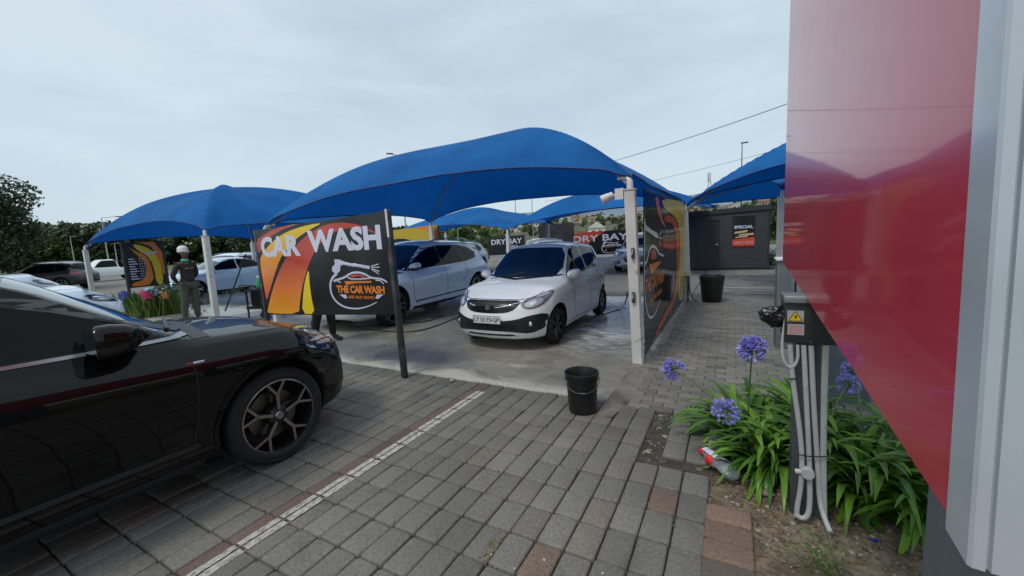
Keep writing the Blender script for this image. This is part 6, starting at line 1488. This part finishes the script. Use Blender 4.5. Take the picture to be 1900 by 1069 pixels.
lite = tree_parts(4.6, 4.4, 16, 41, .20, 260, M['leaf_lite'], .15)
for k, (px, d, s) in enumerate(((868, 62, 1.12), (846, 70, .9), (905, 74, .9))):
    q = atD(px, 470, d); tree(lite, 'leafy_tree', ('bright green leafy tree left of the twin-armed post', 'small pale green tree behind the leftmost far post', 'round green tree just beside the twin-armed post')[k], None, q.x, q.y, -.1, s, k * 2)

# ---------------------------------------------------------------- hillside with houses
def ridge(px): # elevation angle of the skyline, as height per metre of distance
    return hill_t(px)
hill_t = pchip([(700, .022), (800, .036), (860, .046), (930, .050), (1000, .054), (1080, .052), (1150, .047), (1260, .052), (1360, .055), (1440, .060), (1520, .070), (1750, .085)])
M['hill'] = ground_mat('hillside', [(.035, .05, .02), (.055, .075, .028), (.12, .10, .06), (.05, .07, .03), (.16, .12, .08)], .035, fine=.25, bump=(.3, .8, .8))
mb = MB(); nx_, ny_ = 90, 26; rows = []
hpt = {}
def hillp(i, j):
    px = 640 + 1260 * i / nx_; d0, d1 = 150, 620; t = j / ny_; d = d0 + (d1 - d0) * t; w = ray(px, 470); w = Vector((w.x, w.y, 0)).normalized()
    z = hill_t(px) * d1 * (t ** 1.35) * (1 + .0 * t) + 7 * nz_.noise(Vector((px / 70, t * 3, 0))) * t * (1 - t) * 2 + (1.6 * nz_.noise(Vector((px / 12, t * 9, 3)))) * t
    return Vector((w.x * d, w.y * d, z - .3))
G = [[mb.vv(hillp(i, j)) for i in range(nx_ + 1)] for j in range(ny_ + 1)]
for j in range(ny_):
    for i in range(nx_): mb.face((G[j][i], G[j][i + 1], G[j + 1][i + 1], G[j + 1][i]))
bk = [mb.vv(Vector(mb.v[G[ny_][i]]) * 1.25 * 1.0 - Vector((0, 0, mb.v[G[ny_][i]][2] * 1.25 + 5))) for i in range(nx_ + 1)]
for i in range(nx_): mb.face((G[ny_][i], G[ny_][i + 1], bk[i + 1], bk[i]))
tag(mb.build('hillside', M['hill'], smooth=175, recalc=False), kind='structure')
# distant mountain, its aerial haze put into the blue-grey base colour
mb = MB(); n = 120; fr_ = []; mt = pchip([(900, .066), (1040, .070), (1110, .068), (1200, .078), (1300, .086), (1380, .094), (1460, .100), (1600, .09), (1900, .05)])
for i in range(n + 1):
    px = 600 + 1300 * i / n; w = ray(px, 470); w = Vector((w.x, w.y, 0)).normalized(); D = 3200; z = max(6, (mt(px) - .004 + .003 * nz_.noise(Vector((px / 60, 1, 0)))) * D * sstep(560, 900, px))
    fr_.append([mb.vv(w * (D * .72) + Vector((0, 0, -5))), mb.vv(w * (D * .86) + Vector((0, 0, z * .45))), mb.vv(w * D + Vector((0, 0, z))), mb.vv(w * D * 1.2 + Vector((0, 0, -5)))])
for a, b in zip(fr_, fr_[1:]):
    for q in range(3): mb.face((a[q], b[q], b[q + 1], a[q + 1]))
tag(mb.build('mountains', mat('mountain_haze_blue', (.16, .22, .27), .95, nz=(.004, .2)), smooth=60), kind='structure')
def hill_at(px, t):
    i = (px - 640) / 1260 * nx_; return hillp(i, t * ny_)
# houses
M['wall_a'] = mat('house_wall_cream', (.48, .40, .30), .85); M['wall_b'] = mat('house_wall_white', (.60, .58, .54), .85); M['roof_a'] = mat('roof_tile', (.22, .14, .11), .8); M['roof_b'] = mat('roof_grey', (.28, .28, .28), .7); M['wall_c'] = mat('house_wall_brick', (.33, .20, .13), .85)
def house_meshes(w, d, h, rh):
    a = MB().box((0, 0, h / 2 - 1), (w, d, h + 2)).mesh('wall', M['wall_a']); b = MB().prism([(-d / 2 - .4, h), (d / 2 + .4, h), (0, h + rh)], -w / 2 - .4, w / 2 + .4, lambda u, v, t: (t, u, v)).mesh('roof', M['roof_a'])
    c = MB()
    for x in (-w * .3, w * .05, w * .33): c.box((x, -d / 2 - .03, h * .55), (w * .12, .08, h * .35))
    return a, b, c.mesh('window', M['glass_side'])
hm = [house_meshes(9, 7, 3, 1.8), house_meshes(12, 7.5, 3, 2.0), house_meshes(8, 8, 5.4, 1.9)]
hv = []
for k in range(3):
    a, b, c = hm[k]
    for wm, rm in ((M['wall_a'], M['roof_a']), (M['wall_b'], M['roof_b']), (M['wall_c'], M['roof_a'])):
        a2 = a.copy(); a2.materials[0] = wm; b2 = b.copy(); b2.materials[0] = rm; hv.append((a2, b2, c))
random.seed(5); k = 0
for px0, px1, n, t0, t1 in ((805, 1000, 34, .35, .99), (1000, 1180, 24, .45, .99), (1420, 1475, 10, .4, 1.0), (1190, 1420, 10, .6, .99)):
    for q in range(n):
        px = random.uniform(px0, px1); t = random.uniform(t0, t1); P_ = hill_at(px, t); a, b, c = hv[k % 9]; k += 1
        nm = ('cream', 'white', 'brick-coloured')[(k - 1) % 3]
        r = empty('hillside_house', tuple(P_), math.atan2(-P_.x, P_.y) + random.uniform(-.7, .7), f'tiny {nm} gabled house among trees on the far hillside', 'house', f'{nm} houses on the far hillside')
        s_ = random.uniform(.8, 1.15); r.scale = (s_, s_, s_); link('wall', a, r); link('roof', b, r); link('window', c, r)
w_ = hill_at(1108, .12); w_h = empty('white_house', tuple(atD(1108, 462, 120)), 0, 'white gabled house above the DRY BAY banner, nearer than the other houses', 'house'); w_h.location.z = -.2; w_h.rotation_euler = (0, 0, math.atan2(-w_h.location.x, w_h.location.y))
w_h.scale = (.6, .6, .6); w_h.location.z = 1.2; link('wall', MB().box((0, 0, 2.2), (8, 6, 4.4)).mesh('wall', M['wall_b']), w_h); link('roof', MB().prism([(-4.4, 4.4), (4.4, 4.4), (0, 7.4)], -3.4, 3.4, lambda u, v, t: (u, t, v)).mesh('roof', M['wall_b']), w_h); link('window', MB().box((-1.5, -3.03, 2.6), (1.2, .06, 1.2)).box((1.6, -3.03, 2.6), (1.2, .06, 1.2)).mesh('window', M['glass_side']), w_h)
bush = [tree_parts(6.5, 8.0, 9, 60 + k, .75, 15, M[('leaf_dark', 'leaf_mid', 'leaf_lite')[k]], .1) for k in range(3)]
random.seed(9)
for q in range(230):
    px = random.uniform(790, 1480); t = random.uniform(.05, 1.0) ** .8; P_ = hill_at(px, t); s = random.uniform(.6, 1.15)
    if 1190 < px < 1400 and t < .5: continue
    kk = q % 3
    tree(bush[kk], 'hillside_tree', ('dark green', 'mid green', 'light green')[kk] + ' bushy tree on the far hillside among the houses', ('dark', 'mid', 'light')[kk] + ' green hillside trees', P_.x, P_.y, P_.z - .2, s, random.uniform(0, 6.3), s * random.uniform(.8, 1.2))
# trees beyond the road at the right, behind the round post
for k, (px, d, s) in enumerate(((1452, 52, .95), (1436, 75, 1.1), (1475, 66, 1.1), (1500, 60, 1.2))):
    q = atD(px, 460, d); tree(protos[1 + k % 2], 'roadside_tree', ('dark roadside tree with a thin trunk seen between the round post and the red sign', 'roadside tree just left of the round grey post', 'roadside tree hidden mostly by the red sign edge', 'rightmost roadside tree behind the red sign')[k], None, q.x, q.y, -.2, s * .62, k, s * .55)
tree_tr = MB().tube([(0, 0, -.1), (.03, 0, 2.4)], [.09, .07], 8)
q = atD(1459, 470, 23); r = empty('young_tree', (q.x, q.y, -.05), 0, 'young street tree with a straight dark trunk right of the round post', 'tree'); tree_tr.build('trunk', M['seam'], r, smooth=60)
cm = crown_mesh('crown', [(0, 0, 2.9, .8), (.4, .3, 2.6, .55), (-.4, 0, 2.7, .5), (0, -.3, 3.4, .5)], 420, .09, M['leaf_dark'], .8, 77); link('crown', cm, r)
# low hedge and pale wall pieces
random.seed(31)
hc = [( random.uniform(-.9, .9), random.uniform(-.3, .3), random.uniform(.15, .5), random.uniform(.25, .4)) for _ in range(14)]
hedge_me = crown_mesh('foliage', hc, 700, .045, M['leaf_mid'], .8, 32)
for k, (px, py) in enumerate(((1432, 494), (1462, 492))):
    q = atZ(px, py, 0); r = empty('hedge_bush', (q.x, q.y, -.04), 0, ('low green bush at the right foot of the dark cabin', 'low green bush right of the round post foot')[k], 'bush'); link('foliage', hedge_me, r)
lw = MB(); lw.bar((-26, 22.6, .2), (-3.6, 22.6, .2), .2, .46); o = tag(lw.build('low_wall', mat('low_wall', (.40, .39, .36), .8, nz=(3, .15), bump=(30, .3, .005))), 'low pale wall along the back of the car park under the DRY BAY banners', 'wall')
# ---------------------------------------------------------------- planter with cloths
random.seed(41)
pq = atD(285, 572, 15.2); pl_ = empty('planter_shrub', (pq.x, pq.y, -.0), 0, 'dense green shrub and tall grass blades under the price board', 'shrub')
link('foliage', crown_mesh('foliage', [(random.uniform(-.9, .5), random.uniform(-.35, .9), random.uniform(.25, .6), random.uniform(.28, .36)) for _ in range(16)], 900, .05, M['leaf_mid'], .9, 42), pl_)
gm = MB(); tn = []
for k in range(420):
    x, y = random.uniform(-.9, .7), random.uniform(-.6, .4); h = random.uniform(.45, .78); a = random.uniform(0, 6.3); l = random.uniform(.05, .25); w = .012
    i = [gm.vv((x - w, y - w, 0)), gm.vv((x + w, y + w, 0)), gm.vv((x + w * .7 + math.cos(a) * l * .5, y + math.sin(a) * l * .5, h * .7)), gm.vv((x + math.cos(a) * l, y + math.sin(a) * l, h))]; gm.face(i); tn += [random.random()] * 4
me = gm.mesh('grass_blades', M['leaf_lite'], None, recalc=False); toned(me, tn); link('grass_blades', me, pl_)
def cloth(label, px, py, d, w, l, col, seed):
    q = atD(px, py, d); random.seed(seed); mb = MB(); n = 9
    for j in range(n + 1):
        for i in range(n + 1):
            u, v = i / n - .5, j / n - .5; mb.vv((q.x + v * l + random.gauss(0, .008), q.y + u * w + random.gauss(0, .008), q.z + .02 * math.sin(u * 7 + seed) - .18 * max(0, abs(u) - .22) - .5 * max(0, v - .1) + random.gauss(0, .006)))
    for j in range(n):
        for i in range(n): b = j * (n + 1) + i; mb.face((b, b + 1, b + n + 2, b + n + 1))
    o = tag(mb.build('cloth', mat('cloth_' + str(seed), col, .85), smooth=60, recalc=False), label, 'cloth', None); return o
cloth('purple-blue cloth lying at the left end of the shrub', 228, 541, 15.0, .20, .25, (.06, .07, .26), 1)
cloth('bright pink-red cloth draped over the front of the shrub', 270, 541, 14.7, .27, .26, (.42, .03, .10), 2)
cloth('light blue and white cloth behind the pink one on the shrub', 280, 535, 15.1, .28, .26, (.30, .45, .62), 3)
cloth('orange cloth at the right end of the shrub', 303, 541, 14.8, .16, .2, (.70, .22, .08), 4)
# ---------------------------------------------------------------- washing gear behind the banner's left edge
q = atD(487, 572, 11.4); gr = empty('washing_trolley', (q.x, q.y, .03), R(20), 'black washing trolley with a push handle, just left of the CAR WASH banner', 'trolley')
mb = MB(); mb.box((0, 0, .30), (.42, .5, .06)); mb.box((0, 0, .72), (.42, .5, .04)); mb.build('tray', M['bl_plastic'], gr)
for x in (-.19, .19):
    for y in (-.22, .22): MB().bar((x, y, .06), (x, y, .74), .03).build('leg', M['bl_plastic'], gr)
MB().tube(chaikin([(-.19, -.25, .74), (-.19, -.45, .86), (.19, -.45, .86), (.19, -.25, .74)], 2, False), .016, 8).build('push_handle', M['bl_plastic'], gr, smooth=60)
for x in (-.19, .19): MB().lathe([(.0, -.02), (.06, -.02), (.06, .02), (0, .02)], 16, 'x', (x, .2, .06)).build('wheel', M['rubber'], gr, smooth=40)
MB().box((.0, .05, .52), (.34, .34, .36)).build('water_tank', M['gloss_trim'], gr)
gb = empty('spray_bottle', tuple(atD(486, 520, 11.0)), 0, 'green spray bottle standing on the washing trolley', 'bottle'); z_ = gb.location.z
gb.location = (q.x + .05, q.y - .05, .775)
MB().lathe([(0, 0), (.055, 0), (.06, .03), (.06, .16), (.03, .22), (.022, .25), (0, .25)], 18).build('bottle_body', mat('bottle_green', (.02, .35, .12), .35), gb, smooth=40)
MB().box((.02, 0, .28), (.10, .03, .04)).box((.05, 0, .25), (.012, .02, .05)).build('spray_head', M['letter'], gb)
# leaning pole
a = atD(418, 577, 11.5); b = atD(456, 472, 12.5); tag(MB().tube([tuple(a), tuple(b)], .018, 8).build('leaning_pole', M['seam'], smooth=60), 'thin black pole leaning in front of the light blue sedan door', 'pole')
# ---------------------------------------------------------------- hoses
M['hose'] = mat('hose', (.012, .012, .013), .4)
def hose(label, pts, r=.011): tag(MB().tube(chaikin(pts, 3, False), r, 8).build('hose', M['hose'], smooth=60), label, 'hose')
g = lambda px, py, z=.042: tuple(atZ(px, py, z))
hose('black hose curving over the slab from the large white car to the hatchback', [g(640, 604), g(700, 614), g(760, 617), g(800, 609), g(840, 592), g(870, 582), g(910, 574)])
c0 = Vector((-1.0, 5.3, 0)); hose('black hose drooping from the white post to the hatchback rear wheel', [tuple(atY(1164, 542, 5.25)), tuple(atY(1163, 556, 5.4)), g(1155, 572), g(1135, 578), g(1118, 584)], .010)
hose('black hose loop on the wet floor by the large white car wheel', [g(700, 603), g(740, 600), g(790, 598), g(835, 583), g(800, 590)], .010)
# ---------------------------------------------------------------- fittings on the white post
cp = Vector((-1.06, 4.98, 0))
sl_ = empty('floodlight', (0, 0, 0), 0, 'white security floodlight on a small box at the top of the near white post', 'lamp')
MB().box((-1.185, 4.95, 2.10), (.10, .07, .13)).build('junction_box', M['white_paint2'], sl_)
hd_ = MB().lathe([(.0, .0), (.035, .0), (.040, .02), (.055, .10), (.058, .14), (.045, .15), (.0, .145)], 20); ob = hd_.build('lamp_head', M['white_paint2'], sl_, smooth=40); ob.location = (-1.26, 4.93, 2.10); ob.rotation_euler = (R(15), R(-115), 0)
MB().tube([(-1.22, 4.94, 2.08), (-1.27, 4.93, 2.10)], .014, 8).build('arm', M['white_paint2'], sl_, smooth=60)
for z, n_ in ((1.39, 'upper'), (.86, 'lower')):
    la = empty('post_latch', (-1.03, 4.90, z), 0, f'{n_} rusty steel latch on the near white post', 'latch')
    MB().box((0, 0, 0), (.035, .02, .13)).build('plate', M['steel_dark'], la); MB().tube([(0, -.015, .05), (.0, -.03, .0), (-.02, -.03, -.03)], .008, 8).build('bolt', M['galv'], la, smooth=60)
# tap box beside the far post
tb_ = empty('socket_box', (0, 0, 0), 0, 'small cream socket box with a cable beside the foot of the far white post', 'box'); q = atY(1275, 508, 10.05)
MB().box((q.x, 10.05, q.z), (.16, .09, .09)).build('box', mat('cream', (.55, .52, .44), .6), tb_); MB().tube(chaikin([(q.x + .03, 10.02, q.z - .04), (q.x + .04, 10.0, .4), (q.x + .10, 9.95, .1), (q.x + .22, 9.9, .02)], 2, False), .012, 8).build('cable', M['hose'], tb_, smooth=60)
MB().box((q.x + .02, 10.06, q.z / 2), (.03, .03, q.z)).build('pipe', M['frame_dark'], tb_)
# ---------------------------------------------------------------- lamp posts, mast, overhead cables
def lamp(label, px, py, d, arm=1.2, m=None):
    t = atD(px, py, d); h = t.z; r = empty('street_lamp', (t.x, t.y, -.1), 0, label, 'street lamp'); w = ray(px, py); s = Vector((w.y, -w.x, 0)).normalized()
    MB().tube([(0, 0, 0), (0, 0, h * .6), (0, 0, h + .1)], [.075, .06, .035], 8).build('pole', m or M['galv'], r, smooth=60)
    MB().tube([(0, 0, h + .08), tuple(s * arm + Vector((0, 0, h + .22)))], .03, 6).build('arm', m or M['galv'], r, smooth=60)
    e = s * (arm + .25) + Vector((0, 0, h + .23)); MB().bar(tuple(e - s * .35), tuple(e + s * .25), .22, .09).build('lamp_head', M['steel_dark'], r)
lamp('street lamp rising left of the left canopy, before the wood', 188, 404, 62)
lamp('faint far street lamp between the left trees and the left canopy', 130, 440, 88, .8)
lamp('street lamp standing in front of the wood left of the price board', 212, 452, 75, .8)
lamp('street lamp whose head peeks over the front slope of the big canopy', 742, 288, 40, -1.1)
lamp('tall street lamp showing under the big canopy, left one of the pair', 954, 335, 55, .9)
lamp('tall street lamp showing under the big canopy, right one of the pair', 985, 330, 60, .9)
lamp('dark street lamp above the right canopies', 1377, 268, 45, .0, M['steel_dark'])
lamp('thin lamp post in front of the far hillside, left of the bright green tree', 849, 425, 50, .6)
t = atD(1316, 322, 70); ms_ = empty('radio_mast', (t.x, t.y, 0), 0, 'grey lattice mast tip behind the right canopies', 'mast')
mb = MB(); h = t.z
for a in (0, 2.1, 4.2): mb.tube([(.9 * math.cos(a), .9 * math.sin(a), 0), (.12 * math.cos(a), .12 * math.sin(a), h)], .05, 5)
for k in range(12):
    z0 = h * k / 12; r0 = .9 - .78 * k / 12; r1 = .9 - .78 * (k + 1) / 12
    for a, b in ((0, 2.1), (2.1, 4.2), (4.2, 0)): mb.tube([(r0 * math.cos(a), r0 * math.sin(a), z0), (r1 * math.cos(b), r1 * math.sin(b), z0 + h / 12)], .03, 4)
mb.build('lattice', M['galv'], ms_); MB().box((0, 0, h - .5), (.5, .3, 1.2)).build('antenna', M['white_paint2'], ms_)
def cable(label, a, b, sag=.6, r=.012):
    pts = [tuple(a.lerp(b, t) - Vector((0, 0, sag * 4 * t * (1 - t)))) for t in [k / 24 for k in range(25)]]; tag(MB().tube(pts, r, 5).build('overhead_cable', M['seam'], smooth=60), label, 'cable', None)
cable('upper overhead cable crossing the sky toward the red sign', atD(980, 336, 40), atD(1700, 105, 20), .5, .016)
cable('lower fainter overhead cable crossing the sky over the far canopies', atD(1010, 374, 46), atD(1700, 205, 34), .5, .012)
# ---------------------------------------------------------------- water jet
m = bpy.data.materials.new('water_mist'); nt, N, L = nodes(m); pr_ = N['Principled BSDF']; pr_.inputs['Base Color'].default_value = (.75, .82, .9, 1); pr_.inputs['Roughness'].default_value = .4
tc = N.new('ShaderNodeTexCoord'); mp = N.new('ShaderNodeMapping'); mp.inputs['Scale'].default_value = (6, 22, 22); L.new(tc.outputs['Object'], mp.inputs[0]); n = N.new('ShaderNodeTexNoise'); n.inputs['Scale'].default_value = 1; n.inputs['Detail'].default_value = 6; L.new(mp.outputs[0], n.inputs['Vector'])
mr = N.new('ShaderNodeMapRange'); mr.inputs[1].default_value = .35; mr.inputs[2].default_value = .75; mr.inputs[3].default_value = .22; mr.inputs[4].default_value = .85; L.new(n.outputs['Fac'], mr.inputs[0]); tr = N.new('ShaderNodeBsdfTransparent'); ms = N.new('ShaderNodeMixShader'); L.new(mr.outputs[0], ms.inputs[0]); L.new(tr.outputs[0], ms.inputs[1]); L.new(pr_.outputs[0], ms.inputs[2]); L.new(ms.outputs[0], N['Material Output'].inputs[0])
a = atY(1175, 466, 7.6); b = Vector((-2.22, 7.55, 1.02))
d = (b - a); L0 = d.length; jt = MB()
jt.lathe([(.015, 0), (.06, L0 * .4), (.12, L0 * .8), (.20, L0)], 18, 'x'); jo = jt.build('water_jet', m, smooth=60, recalc=False); jo.location = a; jo.rotation_euler = d.to_track_quat('X', 'Z').to_euler(); tag(jo, 'fan of spray water hitting the rear side of the white hatchback', 'water', kind='stuff')
